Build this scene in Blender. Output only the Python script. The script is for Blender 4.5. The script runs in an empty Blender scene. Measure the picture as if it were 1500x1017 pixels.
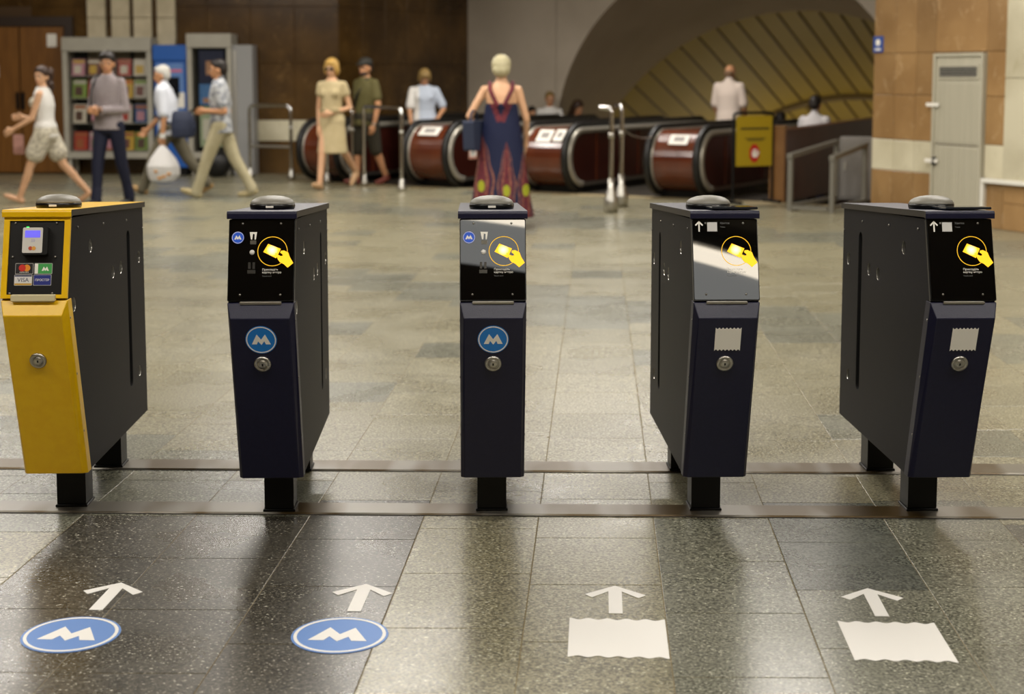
import bpy, bmesh, math, random
from mathutils import Vector, Matrix, Euler
random.seed(7)
R = math.radians
PI = math.pi
scene = bpy.context.scene
COL = scene.collection

# ------------------------------------------------------------------ camera
cam_d = bpy.data.cameras.new('camera')
cam = bpy.data.objects.new('camera', cam_d)
COL.objects.link(cam)
cam.location = (0, 0, 1.42)
cam.rotation_euler = (R(90 - 5.7), 0, 0)
cam_d.sensor_width = 36
cam_d.lens = 2180 / 1500 * 36
cam_d.shift_y = -177.9 / 1500
cam_d.clip_end = 200
cam_d.dof.use_dof = True
cam_d.dof.focus_distance = 4.62
cam_d.dof.aperture_fstop = 2.9
scene.camera = cam

# ------------------------------------------------------------------ world, exposure
w = bpy.data.worlds.new('world')
scene.world = w
w.use_nodes = True
w.node_tree.nodes['Background'].inputs[0].default_value = (1.0, 0.93, 0.8, 1)
w.node_tree.nodes['Background'].inputs[1].default_value = 0.03
vs = scene.view_settings
vs.view_transform = 'Standard'
vs.look = 'None'
vs.gamma = 1
vs.use_curve_mapping = False
vs.exposure = 0.25
scene.cycles.max_bounces = 7
scene.cycles.diffuse_bounces = 3
scene.cycles.sample_clamp_indirect = 6

# ceiling lamps: (x, y, size x, size y, watts)
CEIL = 4.15
LAMPS = [(-3.2, 2.4, 2.2, .5, 60), (0.4, 2.4, 2.2, .5, 60), (3.6, 2.4, 2.2, .5, 60),
         (-4.6, 7.6, 2.2, .5, 95), (-0.6, 7.6, 2.2, .5, 95), (3.2, 7.6, 2.2, .5, 95),
         (-5.2, 12.6, 2.2, .5, 120), (-1.2, 12.6, 2.2, .5, 120), (2.6, 12.0, 2.2, .5, 120),
         (-6.2, 17.2, 2.2, .5, 95), (-2.6, 17.0, 2.2, .5, 95), (1.2, 18.6, 2.2, .5, 150)]  # the last lamp is added to brighten the arch wall
LIGHT_COL = (1.0, 0.955, 0.9)

# ------------------------------------------------------------------ helpers
def lin(c):
    if isinstance(c, str):
        c = tuple(int(c[i:i + 2], 16) / 255 for i in (0, 2, 4))
    return tuple((v / 12.92 if v <= .04045 else ((v + .055) / 1.055) ** 2.4) for v in c)

MATS = {}
def mat(name, col, rough=.5, metal=0.0, spec=.5, col2=None, scale=8, detail=4, mix=(.35, .65), bump=0,
        bscale=None, emit=0, ecol=None, alpha=1, coat=0, coords='Object', stretch=(1, 1, 1), rough2=None):
    if name in MATS:
        return MATS[name]
    m = bpy.data.materials.new(name)
    m.use_nodes = True
    nt = m.node_tree
    b = nt.nodes['Principled BSDF']
    c = lin(col) + (1,)
    b.inputs['Base Color'].default_value = c
    b.inputs['Roughness'].default_value = rough
    b.inputs['Metallic'].default_value = metal
    b.inputs['Specular IOR Level'].default_value = spec
    b.inputs['Coat Weight'].default_value = coat
    b.inputs['Coat Roughness'].default_value = .08
    if alpha < 1:
        b.inputs['Alpha'].default_value = alpha
    if emit:
        b.inputs['Emission Color'].default_value = lin(ecol or col) + (1,)
        b.inputs['Emission Strength'].default_value = emit
    if col2 or bump or rough2 is not None:
        tc = nt.nodes.new('ShaderNodeTexCoord')
        mp = nt.nodes.new('ShaderNodeMapping')
        mp.inputs['Scale'].default_value = stretch
        if coords == 'World':
            g = nt.nodes.new('ShaderNodeNewGeometry')
            nt.links.new(g.outputs['Position'], mp.inputs[0])
        else:
            nt.links.new(tc.outputs[coords], mp.inputs[0])
        n = nt.nodes.new('ShaderNodeTexNoise')
        n.inputs['Scale'].default_value = scale
        n.inputs['Detail'].default_value = detail
        nt.links.new(mp.outputs[0], n.inputs['Vector'])
        if col2:
            r = nt.nodes.new('ShaderNodeValToRGB')
            r.color_ramp.elements[0].position = mix[0]
            r.color_ramp.elements[1].position = mix[1]
            r.color_ramp.elements[0].color = c
            r.color_ramp.elements[1].color = lin(col2) + (1,)
            nt.links.new(n.outputs['Fac'], r.inputs[0])
            nt.links.new(r.outputs[0], b.inputs['Base Color'])
        if rough2 is not None:
            mr = nt.nodes.new('ShaderNodeMapRange')
            mr.inputs[1].default_value = mix[0]
            mr.inputs[2].default_value = mix[1]
            mr.inputs[3].default_value = rough
            mr.inputs[4].default_value = rough2
            nt.links.new(n.outputs['Fac'], mr.inputs[0])
            nt.links.new(mr.outputs[0], b.inputs['Roughness'])
        if bump:
            n2 = nt.nodes.new('ShaderNodeTexNoise')
            n2.inputs['Scale'].default_value = bscale or scale
            n2.inputs['Detail'].default_value = 3
            nt.links.new(mp.outputs[0], n2.inputs['Vector'])
            bp = nt.nodes.new('ShaderNodeBump')
            bp.inputs['Strength'].default_value = bump
            bp.inputs['Distance'].default_value = .01
            nt.links.new(n2.outputs['Fac'], bp.inputs['Height'])
            nt.links.new(bp.outputs[0], b.inputs['Normal'])
    MATS[name] = m
    return m

class MB:
    def __init__(s):
        s.v = []; s.f = []; s.m = []; s.sm = []
    def add(s, vs, fs, mi=0, smooth=False):
        o = len(s.v)
        s.v += [tuple(v) for v in vs]
        for f in fs:
            s.f.append(tuple(i + o for i in f)); s.m.append(mi); s.sm.append(smooth)
        return s
    def box(s, x0, x1, y0, y1, z0, z1, mi=0):
        vs = [(x, y, z) for z in (z0, z1) for y in (y0, y1) for x in (x0, x1)]
        return s.add(vs, [(0, 2, 3, 1), (4, 5, 7, 6), (0, 1, 5, 4), (2, 6, 7, 3), (0, 4, 6, 2), (1, 3, 7, 5)], mi)
    def bbox(s, x0, x1, y0, y1, z0, z1, b=.004, mi=0):
        """box with bevelled top and bottom rims"""
        r = []
        for z, i in ((z0, b), (z0 + b, 0), (z1 - b, 0), (z1, b)):
            r.append([(x0 + i, y0 + i, z), (x1 - i, y0 + i, z), (x1 - i, y1 - i, z), (x0 + i, y1 - i, z)])
        vs = [p for q in r for p in q]
        fs = [(3, 2, 1, 0), (12, 13, 14, 15)]
        for k in range(3):
            for j in range(4):
                a = k * 4 + j; c = k * 4 + (j + 1) % 4
                fs.append((a, c, c + 4, a + 4))
        return s.add(vs, fs, mi)
    def prism(s, pts, axis, a, b, mi=0, cap_mi=None, smooth=False):
        """extrude 2d polygon along axis: x -> pts are (y,z); y -> (x,z); z -> (x,y)"""
        n = len(pts)
        def P(p, t):
            return {'x': (t, p[0], p[1]), 'y': (p[0], t, p[1]), 'z': (p[0], p[1], t)}[axis]
        vs = [P(p, a) for p in pts] + [P(p, b) for p in pts]
        s.add(vs, [(i, (i + 1) % n, n + (i + 1) % n, n + i) for i in range(n)], mi, smooth)
        c = mi if cap_mi is None else cap_mi
        s.add(vs, [tuple(reversed(range(n))), tuple(range(n, 2 * n))], c)
        return s
    def lathe(s, prof, seg=24, c=(0, 0, 0), mi=0, axis='z', smooth=True, capped=True):
        vs = []; fs = []
        n = len(prof)
        for k in range(seg):
            a = 2 * PI * k / seg
            for r, h in prof:
                p = (r * math.cos(a), r * math.sin(a), h)
                if axis == 'y': p = (p[0], h, p[1])
                if axis == 'x': p = (h, p[0], p[1])
                vs.append((p[0] + c[0], p[1] + c[1], p[2] + c[2]))
        for k in range(seg):
            for i in range(n - 1):
                a = k * n + i; b = ((k + 1) % seg) * n + i
                fs.append((a, b, b + 1, a + 1))
        s.add(vs, fs, mi, smooth)
        if capped:
            for i in (0, n - 1):
                if prof[i][0] > 1e-5:
                    s.add([vs[k * n + i] for k in range(seg)], [tuple(range(seg))], mi)
        return s
    def tube(s, path, r, seg=10, mi=0):
        path = [Vector(p) for p in path]
        vs = []; fs = []
        up = Vector((0, 0, 1))
        prev = None
        for i, p in enumerate(path):
            if i == 0: d = path[1] - p
            elif i == len(path) - 1: d = p - path[i - 1]
            else: d = (path[i + 1] - p).normalized() + (p - path[i - 1]).normalized()
            d.normalize()
            if prev is None:
                a = d.cross(up)
                if a.length < .1: a = d.cross(Vector((1, 0, 0)))
            else:
                a = prev - d * prev.dot(d)
            a.normalize(); prev = a
            b = d.cross(a)
            for k in range(seg):
                t = 2 * PI * k / seg
                vs.append(p + a * (r * math.cos(t)) + b * (r * math.sin(t)))
        for i in range(len(path) - 1):
            for k in range(seg):
                j = (k + 1) % seg
                fs.append((i * seg + k, i * seg + j, (i + 1) * seg + j, (i + 1) * seg + k))
        s.add(vs, fs, mi, True)
        n = len(path) - 1
        s.add(vs[:seg], [tuple(reversed(range(seg)))], mi)
        s.add(vs[n * seg:], [tuple(range(seg))], mi)
        return s
    def ell(s, c, r, seg=14, rings=9, mi=0, M=None):
        vs = []; fs = []
        c = Vector(c)
        for i in range(rings + 1):
            t = PI * i / rings
            for k in range(seg):
                a = 2 * PI * k / seg
                p = Vector((r[0] * math.sin(t) * math.cos(a), r[1] * math.sin(t) * math.sin(a), r[2] * math.cos(t)))
                if M is not None: p = M @ p
                vs.append(c + p)
        for i in range(rings):
            for k in range(seg):
                j = (k + 1) % seg
                fs.append((i * seg + k, (i + 1) * seg + k, (i + 1) * seg + j, i * seg + j))
        return s.add(vs, fs, mi, True)
    def cap(s, p0, p1, r0, r1, seg=12, mi=0):
        p0 = Vector(p0); p1 = Vector(p1)
        d = (p1 - p0)
        if d.length < 1e-6: d = Vector((0, 0, 1e-4))
        dn = d.normalized()
        a = dn.orthogonal().normalized(); b = dn.cross(a)
        vs = []
        for p, r in ((p0, r0), (p1, r1)):
            for k in range(seg):
                t = 2 * PI * k / seg
                vs.append(p + a * r * math.cos(t) + b * r * math.sin(t))
        fs = [(k, (k + 1) % seg, seg + (k + 1) % seg, seg + k) for k in range(seg)]
        fs += [tuple(reversed(range(seg))), tuple(range(seg, 2 * seg))]
        s.add(vs, fs, mi, True)
        s.ell(p0, (r0, r0, r0), seg, 8, mi); s.ell(p1, (r1, r1, r1), seg, 8, mi)
        return s
    def rings(s, rs, seg=20, mi=0, M=None):
        """closed loft of horizontal ellipses: (cx, cy, z, rx, ry)"""
        vs = []; fs = []
        for cx, cy, z, rx, ry in rs:
            for k in range(seg):
                t = 2 * PI * k / seg
                p = Vector((cx + rx * math.cos(t), cy + ry * math.sin(t), z))
                vs.append(M @ p if M is not None else p)
        for i in range(len(rs) - 1):
            for k in range(seg):
                j = (k + 1) % seg
                fs.append((i * seg + k, i * seg + j, (i + 1) * seg + j, (i + 1) * seg + k))
        n = len(rs) - 1
        fs += [tuple(reversed(range(seg))), tuple(range(n * seg, n * seg + seg))]
        return s.add(vs, fs, mi, True)
    def mesh(s, name, mats):
        me = bpy.data.meshes.new(name)
        me.from_pydata(s.v, [], s.f)
        for m in (mats if isinstance(mats, (list, tuple)) else [mats]):
            me.materials.append(m)
        me.polygons.foreach_set('material_index', s.m)
        me.polygons.foreach_set('use_smooth', s.sm)
        bm = bmesh.new(); bm.from_mesh(me)
        bmesh.ops.recalc_face_normals(bm, faces=bm.faces)
        bm.to_mesh(me); bm.free()
        me.update()
        return me
    def build(s, name, mats, parent=None, M=None, loc=None):
        return obj(name, s.mesh(name, mats), parent, M, loc)

def obj(name, data, parent=None, M=None, loc=None):
    o = bpy.data.objects.new(name, data)
    COL.objects.link(o)
    if parent is not None: o.parent = parent
    if M is not None: o.matrix_basis = M
    if loc is not None: o.location = loc
    return o

def tag(o, label=None, cat=None, group=None, kind=None):
    if label: o['label'] = label
    if cat: o['category'] = cat
    if group: o['group'] = group
    if kind: o['kind'] = kind
    return o

def thing(name, label, cat, loc=(0, 0, 0), rz=0, group=None):
    o = obj(name, None, None, None, loc)
    o.rotation_euler = (0, 0, rz)
    o.empty_display_size = .1
    return tag(o, label, cat, group)

def bake(mb, mods, name='m', mats=None):
    """evaluate modifiers on a temporary object, return a plain mesh"""
    t = obj('tmp', mb.mesh(name, mats or []) if isinstance(mb, MB) else mb)
    for typ, kw in mods:
        m = t.modifiers.new(typ, typ)
        for k, v in kw.items(): setattr(m, k, v)
    dg = bpy.context.evaluated_depsgraph_get()
    me = bpy.data.meshes.new_from_object(t.evaluated_get(dg))
    me.name = name
    old = t.data
    bpy.data.objects.remove(t)
    bpy.data.meshes.remove(old)
    return me

def text_mesh(s, size, extrude=.0003):
    c = bpy.data.curves.new('txt', 'FONT')
    c.body = s; c.size = size; c.extrude = extrude
    t = obj('tmp', c)
    dg = bpy.context.evaluated_depsgraph_get()
    me = bpy.data.meshes.new_from_object(t.evaluated_get(dg))
    bpy.data.objects.remove(t); bpy.data.curves.remove(c)
    return me

def text_obj(name, s, size, material, parent, M, loc=(0, 0, 0), align='L', bold=0):
    me = text_mesh(s, size)
    me.materials.clear(); me.materials.append(material)
    xs = [v.co.x for v in me.vertices] or [0]
    if align == 'C':
        dx = -(min(xs) + max(xs)) / 2
        for v in me.vertices: v.co.x += dx
    return obj(name, me, parent, M @ Matrix.Translation(loc))

def circle_pts(cx, cy, r, n=32, a0=0, a1=2 * PI):
    return [(cx + r * math.cos(a0 + (a1 - a0) * k / n), cy + r * math.sin(a0 + (a1 - a0) * k / n)) for k in range(n)]

def ring_mesh(mb, cx, cy, r0, r1, z0, z1, mi=0, n=40):
    vs = []
    for r in (r0, r1):
        for z in (z0, z1):
            vs += [(cx + r * math.cos(2 * PI * k / n), cy + r * math.sin(2 * PI * k / n), z) for k in range(n)]
    fs = []
    for k in range(n):
        j = (k + 1) % n
        fs += [(k, j, n + j, n + k), (2 * n + k, 2 * n + j, 3 * n + j, 3 * n + k), (n + k, n + j, 3 * n + j, 3 * n + k),
               (k, j, 2 * n + j, 2 * n + k)]
    return mb.add(vs, fs, mi)

def bend(points, rad=.06, n=5):
    """round the corners of a polyline"""
    P = [Vector(p) for p in points]
    out = [P[0]]
    for i in range(1, len(P) - 1):
        a = (P[i - 1] - P[i]); b = (P[i + 1] - P[i])
        r = min(rad, a.length * .45, b.length * .45)
        p0 = P[i] + a.normalized() * r; p1 = P[i] + b.normalized() * r
        for k in range(n + 1):
            t = k / n
            out.append(p0 * (1 - t) ** 2 + P[i] * 2 * t * (1 - t) + p1 * t * t)
    out.append(P[-1])
    return out

M_LOGO = [(-.55, -.29), (-.24, .36), (0, .02), (.24, .36), (.55, -.29), (.26, -.29), (.18, -.09), (0, -.33), (-.18, -.09), (-.26, -.29)]
def badge(r, th=.0006):
    """round metro badge in its own xy plane: blue disc, white ring, white M"""
    mb = MB()
    mb.prism(circle_pts(0, 0, r, 40), 'z', 0, th, 0)
    ring_mesh(mb, 0, 0, r * .88, r * .95, th * .5, th * 1.6, 1)
    mb.prism([(x * r * 1.1, y * r * 1.1) for x, y in M_LOGO], 'z', th * .5, th * 1.6, 1)
    return mb

def ticket_pts(wd, ht, n=5, amp=.03):
    p = []
    for k in range(n * 8 + 1):
        x = -wd / 2 + wd * k / (n * 8)
        p.append((x, -ht / 2 - amp * ht * math.cos(2 * PI * k / 8)))
    q = [(x, -y) for x, y in reversed(p)]
    return p + q

# ------------------------------------------------------------------ materials
def granite(name, c1, c2, speck, amount, rough=.3, spec=.5):
    m = bpy.data.materials.new(name)
    m.use_nodes = True
    nt = m.node_tree; N = nt.nodes; L = nt.links
    b = N['Principled BSDF']
    b.inputs['Specular IOR Level'].default_value = spec
    g = N.new('ShaderNodeNewGeometry')
    oi = N.new('ShaderNodeObjectInfo')
    off = N.new('ShaderNodeVectorMath'); off.operation = 'MULTIPLY_ADD'
    cv = N.new('ShaderNodeCombineXYZ')
    for i in range(3): L.new(oi.outputs['Random'], cv.inputs[i])
    off.inputs[1].default_value = (37, 53, 29)
    L.new(cv.outputs[0], off.inputs[0]); L.new(g.outputs['Position'], off.inputs[2])
    n1 = N.new('ShaderNodeTexNoise'); n1.inputs['Scale'].default_value = 26; n1.inputs['Detail'].default_value = 8
    n1.inputs['Roughness'].default_value = .7; n1.inputs['Distortion'].default_value = 1.2
    L.new(off.outputs[0], n1.inputs['Vector'])
    r1 = N.new('ShaderNodeValToRGB')
    r1.color_ramp.elements[0].position = .25; r1.color_ramp.elements[1].position = .75
    r1.color_ramp.elements[0].color = lin(c1) + (1,); r1.color_ramp.elements[1].color = lin(c2) + (1,)
    L.new(n1.outputs['Fac'], r1.inputs[0])
    mp = N.new('ShaderNodeMapping'); mp.inputs['Scale'].default_value = (1, 1.6, 1); mp.inputs['Rotation'].default_value = (0, 0, .6)
    L.new(off.outputs[0], mp.inputs[0])
    n2 = N.new('ShaderNodeTexNoise'); n2.inputs['Scale'].default_value = 95; n2.inputs['Detail'].default_value = 3
    n2.inputs['Roughness'].default_value = .65
    L.new(mp.outputs[0], n2.inputs['Vector'])
    r2 = N.new('ShaderNodeValToRGB')
    r2.color_ramp.elements[0].position = amount; r2.color_ramp.elements[1].position = min(amount + .1, 1)
    L.new(n2.outputs['Fac'], r2.inputs[0])
    mx = N.new('ShaderNodeMix'); mx.data_type = 'RGBA'
    L.new(r2.outputs[0], mx.inputs['Factor']); L.new(r1.outputs[0], mx.inputs['A'])
    mx.inputs['B'].default_value = lin(speck) + (1,)
    n5 = N.new('ShaderNodeTexNoise'); n5.inputs['Scale'].default_value = 120; n5.inputs['Detail'].default_value = 2
    L.new(off.outputs[0], n5.inputs['Vector'])
    md = N.new('ShaderNodeMapRange'); md.inputs[1].default_value = .38; md.inputs[2].default_value = .6
    md.inputs[3].default_value = .42; md.inputs[4].default_value = 1.28
    L.new(n5.outputs['Fac'], md.inputs[0])
    # tone differs from slab to slab
    mr = N.new('ShaderNodeMapRange'); mr.inputs[3].default_value = .92; mr.inputs[4].default_value = 1.08
    L.new(oi.outputs['Random'], mr.inputs[0])
    tm = N.new('ShaderNodeMath'); tm.operation = 'MULTIPLY'
    L.new(mr.outputs[0], tm.inputs[0]); L.new(md.outputs[0], tm.inputs[1])
    ml = N.new('ShaderNodeVectorMath'); ml.operation = 'SCALE'
    L.new(mx.outputs['Result'], ml.inputs[0]); L.new(tm.outputs[0], ml.inputs['Scale'])
    L.new(ml.outputs[0], b.inputs['Base Color'])
    n3 = N.new('ShaderNodeTexNoise'); n3.inputs['Scale'].default_value = 2.3; n3.inputs['Detail'].default_value = 5
    L.new(g.outputs['Position'], n3.inputs['Vector'])
    m2 = N.new('ShaderNodeMapRange'); m2.inputs[1].default_value = .35; m2.inputs[2].default_value = .65
    m2.inputs[3].default_value = rough - .03; m2.inputs[4].default_value = rough + .05
    L.new(n3.outputs['Fac'], m2.inputs[0]); L.new(m2.outputs[0], b.inputs['Roughness'])
    bp = N.new('ShaderNodeBump'); bp.inputs['Strength'].default_value = .06; bp.inputs['Distance'].default_value = .003
    n4 = N.new('ShaderNodeTexNoise'); n4.inputs['Scale'].default_value = 60
    L.new(g.outputs['Position'], n4.inputs['Vector'])
    L.new(n4.outputs['Fac'], bp.inputs['Height']); L.new(bp.outputs[0], b.inputs['Normal'])
    MATS[name] = m
    return m

G_DARK = granite('granite dark', '403d34', '555148', 'e0dccb', .60, .27)
G_MID = granite('granite grey', '6a6a5b', '757465', 'cac8b4', .585, .27)
G_GREEN = granite('granite green', '7d785f', '88826b', 'cfcdb6', .585, .28)
G_LIGHT = granite('granite pale', '7f7a64', '908a72', 'd5cfb6', .59, .3)
G_BLUE = granite('granite blue grey', '595b52', '65675d', 'adaea2', .64, .27)
GROUT = mat('grout', '75684a', .8, col2='857655', scale=30, coords='World')

def marble(name, c1, c2, c3, rough=.2, scale=1.6):
    m = mat(name, c1, rough, 0, .5, c2, scale, 8, (.38, .62), coords='World')
    nt = m.node_tree; N = nt.nodes; L = nt.links
    b = N['Principled BSDF']
    src = b.inputs['Base Color'].links[0].from_socket
    g = N.new('ShaderNodeNewGeometry'); oi = N.new('ShaderNodeObjectInfo')
    n = N.new('ShaderNodeTexNoise'); n.inputs['Scale'].default_value = scale * 2.6; n.inputs['Detail'].default_value = 10
    n.inputs['Roughness'].default_value = .75; n.inputs['Distortion'].default_value = 1.6
    L.new(g.outputs['Position'], n.inputs['Vector'])
    r = N.new('ShaderNodeValToRGB'); r.color_ramp.elements[0].position = .56; r.color_ramp.elements[1].position = .74
    L.new(n.outputs['Fac'], r.inputs[0])
    mx = N.new('ShaderNodeMix'); mx.data_type = 'RGBA'
    L.new(r.outputs[0], mx.inputs['Factor']); L.new(src, mx.inputs['A']); mx.inputs['B'].default_value = lin(c3) + (1,)
    mr = N.new('ShaderNodeMapRange'); mr.inputs[3].default_value = .88; mr.inputs[4].default_value = 1.1
    L.new(oi.outputs['Random'], mr.inputs[0])
    ml = N.new('ShaderNodeVectorMath'); ml.operation = 'SCALE'
    L.new(mx.outputs['Result'], ml.inputs[0]); L.new(mr.outputs[0], ml.inputs['Scale'])
    L.new(ml.outputs[0], b.inputs['Base Color'])
    return m

MAR_DK = marble('brown marble dark', '402c11', '5a411e', '7d6138')
MAR_BR = marble('brown marble', '8a6a42', '9c7b50', 'c2a67e', .3)
MAR_CR = marble('cream marble', 'b9b196', 'cfc8ae', 'a49a78', .3)
PLASTER = mat('grey plaster', 'a89c8a', .8, col2='b4a896', scale=1.2, coords='World', bump=.05, bscale=40)
SOFFIT = mat('brown grey plaster', 'ab9a80', .8, col2='b5a48a', scale=.8, coords='World')
VAULT = mat('ochre vault paint', 'a88f34', .6, col2='b2983e', scale=.5, coords='World')
BATTEN = mat('ochre batten', '6e5824', .6)
CEILM = mat('ceiling paint', 'b8ab95', .85)
JOINT = mat('dark joint', '4a351c', .8)
STEEL = mat('brushed steel', 'b9b6ae', .3, 1.0, rough2=.42, scale=30, stretch=(1, 1, 12), mix=(.3, .7))
CHROME = mat('chrome', 'cfcdc8', .14, 1.0)
GREYMET = mat('grey painted metal', '8d8a80', .45, col2='97948a', scale=6)
BLACK = mat('black rubber', '0d0c0b', .45)
BLACKP = mat('black paint', '050505', .4, 0, .3)
WHITE = mat('white print', 'eeeae0', .55)
PAPER = mat('white paper', 'e4e0d6', .7)

# ------------------------------------------------------------------ floor
ESC_YAW = R(31)
AX = Vector((math.sin(ESC_YAW), math.cos(ESC_YAW), 0))
LA = Vector((math.cos(ESC_YAW), -math.sin(ESC_YAW), 0))
P0 = Vector((-.745, 25, 0))
E0 = P0 - AX * 5.26
ESC = Matrix.Translation(E0) @ Matrix.Rotation(-ESC_YAW, 4, 'Z')
def esc_pt(s, t, z=0): return E0 + LA * s + AX * t + Vector((0, 0, z))
def esc_st(p):
    q = Vector((p[0], p[1], 0)) - E0
    return q.dot(LA), q.dot(AX)

fp = [(-9.6, -7), (9.6, -7), (9.6, 13)]
for s, t in ((13.5, .3), (.58, .3), (.58, 5.3), (-.05, 5.3)):
    q = esc_pt(s, t); fp.append((q.x, q.y))
fp += [(-2.6, 22.1), (-9.6, 22.1)]
floor = MB().prism(fp, 'z', -.25, -.0012).build('floor', GROUT)
tag(floor, 'polished grey granite slab floor of the station hall', kind='structure')

TW, TL, TY = .3714, .4275, R(3.29)
tdir = Vector((math.sin(TY), math.cos(TY), 0)); edir = Vector((1, -.012, 0))
def tile_mesh():
    g, b, h = .0012, .0014, .012
    mb = MB(); vs = []
    for z, i in ((-h, g), (-b * .5, g), (0, g + b)):
        for u, v in ((i, i), (TW - i, i), (TW - i, TL - i), (i, TL - i)):
            vs.append(edir * u + tdir * v + Vector((0, 0, z)))
    fs = [(8, 9, 10, 11)]
    for k in range(2):
        for j in range(4):
            a = k * 4 + j; c = k * 4 + (j + 1) % 4
            fs.append((a, c, c + 4, a + 4))
    return mb.add(vs, fs)
TILES = {m.name: tile_mesh().mesh('floor_tile', m) for m in (G_DARK, G_MID, G_GREEN, G_LIGHT, G_BLUE)}
OFFS = {0: 4.159, 1: 4.49, 2: 3.841, 3: 4.019, 4: 3.616, -2: 3.867, -1: 4.05, -3: 4.3, -4: 3.7, 5: 4.2}
rt = random.Random(3)
cands = []
for k in range(-26, 27):
    off = OFFS.get(k, 3.7 + rt.random() * .43)
    for j in range(-24, 46):
        Y = off + j * TL * math.cos(TY)
        o = Vector((-.285 + TW * k, 4.713, 0)) + tdir * ((Y - 4.713) / math.cos(TY))
        c = o + edir * (TW / 2) + tdir * (TL / 2)
        if not (-9.3 < c.x < 9.3 and -6.7 < c.y < 21.75): continue
        s, t = esc_st(c)
        if t > -.02 and s > .3: continue
        px = 750 + 2180 * c.x / max(c.y, .1)
        seen = -150 < px < 1650 and 3.15 < c.y < 11.6
        # slab kinds: dark run left of the middle in front, pale at the far left, greens in the middle
        if c.y < 4.75:
            base = {-4: 'granite pale', -3: 'granite dark', -2: 'granite dark', -1: 'granite dark', 0: 'granite green', 1: 'granite green',
                    2: 'granite grey', 3: 'granite grey', 4: 'granite grey', 5: 'granite dark'}.get(k, 'granite pale' if k < 0 else 'granite grey')
            if k == 3 and c.y > 4.02: base = 'granite blue grey'
            if k == 2 and c.y > 4.27: base = 'granite grey'
        else:
            base = 'granite green' if rt.random() < .93 else 'granite grey'
            d = math.sin(c.x * .8 + c.y * 1.15)
            if d < -.8: base = 'granite grey'
        cands.append((seen, c.y, o, base))
cands.sort(key=lambda q: (not q[0], q[1]))
far = MB()
FARM = {'granite dark': 0, 'granite grey': 1, 'granite green': 2, 'granite pale': 3, 'granite blue grey': 4}
src = tile_mesh()
for i, (seen, y, o, base) in enumerate(cands):
    if seen and i < 300:
        obj('floor_tile', TILES[base], floor, None, o)
    else:
        far.add([Vector(v) + o for v in src.v], src.f, FARM[base])
tag(far.build('floor_tiles_beyond', [G_DARK, G_MID, G_GREEN, G_LIGHT, G_BLUE], floor), kind='stuff')

# two metal rails let into the floor, the gates stand on them
RAILM = mat('worn steel rail', '7b766c', .33, .45, .5, '4e3d1e', 4.5, 2, (.44, .56), coords='World', stretch=(1, .25, 1))
def rail(label, y0, y1):
    mb = MB()
    d = .0215
    prof = [(y0, .0), (y0 + .004, .006), (y1 - .004, .006), (y1, .0)]
    vs = []
    for x in (-4.6, 4.6):
        vs += [(x, y - d * x, z) for y, z in prof]
    mb.add(vs, [(0, 1, 5, 4), (1, 2, 6, 5), (2, 3, 7, 6), (3, 0, 4, 7), (0, 3, 2, 1), (4, 5, 6, 7)])
    o = tag(mb.build('floor_rail', RAILM), label, 'rail', 'steel rails let into the floor under the gates')
    for ya in (y0 - .007, y1):
        g = MB()
        vs = [(x, y - d * x, z) for x in (-4.6, 4.6) for y, z in ((ya, .0002), (ya + .007, .0002), (ya + .007, .001), (ya, .001))]
        g.add(vs, [(0, 1, 5, 4), (1, 2, 6, 5), (2, 3, 7, 6), (3, 0, 4, 7), (0, 3, 2, 1), (4, 5, 6, 7)])
        g.build('edge_joint', mat('dirty joint', '1f1a12', .8), o)
    return o
rail('worn steel floor rail under the front legs of the gates', 4.722, 4.843)
rail('worn steel floor rail under the rear legs of the gates', 5.262, 5.395)

# ------------------------------------------------------------------ walls
def frame_at(p, q):
    """local x from p to q, z up, y away from the viewer's side"""
    p = Vector((p[0], p[1], 0)); q = Vector((q[0], q[1], 0))
    a = math.atan2(q.y - p.y, q.x - p.x)
    return Matrix.Translation(p) @ Matrix.Rotation(a, 4, 'Z'), (q - p).length

PANELS = {}
def panel(parent, x0, x1, z0, z1, m, y=-.012, name='marble_panel'):
    key = (round(x1 - x0, 3), round(z1 - z0, 3), m.name)
    if key not in PANELS:
        g = .0022; W = x1 - x0 - 2 * g; H = z1 - z0 - 2 * g; b = .004
        mb = MB()
        vs = []
        for yy, i in ((.02, 0), (b, 0), (0, b)):
            vs += [(i, yy, i), (W - i, yy, i), (W - i, yy, H - i), (i, yy, H - i)]
        fs = [(8, 9, 10, 11)]
        for k in range(2):
            for j in range(4):
                a = k * 4 + j; c = k * 4 + (j + 1) % 4
                fs.append((a, c, c + 4, a + 4))
        PANELS[key] = mb.add(vs, fs).mesh(name, m)
    return obj(name, PANELS[key], parent, None, (x0 + .0022, y, z0 + .0022))

# back wall of brown marble, left of the escalators
M, Lw = frame_at((-9.6, 22), (-2.55, 22))
wl = MB().box(0, Lw, 0, .3, 0, CEIL).build('wall_back', JOINT, None, M)
tag(wl, 'brown polished marble wall with a cream band behind the walkers', kind='structure')
DOOR_X0, DOOR_X1 = .9, 3.12       # local x of the wooden door opening
pw = Lw / 11
rows = [(0, .48, MAR_DK), (.48, .79, MAR_CR), (.79, 1.62, MAR_DK), (1.62, 2.45, MAR_DK), (2.45, 3.3, MAR_DK), (3.3, CEIL, MAR_DK)]
for i in range(11):
    for z0, z1, m in rows:
        x0, x1 = i * pw, (i + 1) * pw
        if x0 < DOOR_X1 - .3 and z0 < 2.2:
            if i == 4: pass
            else: continue
        panel(wl, x0, x1, z0, z1, m)
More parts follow.
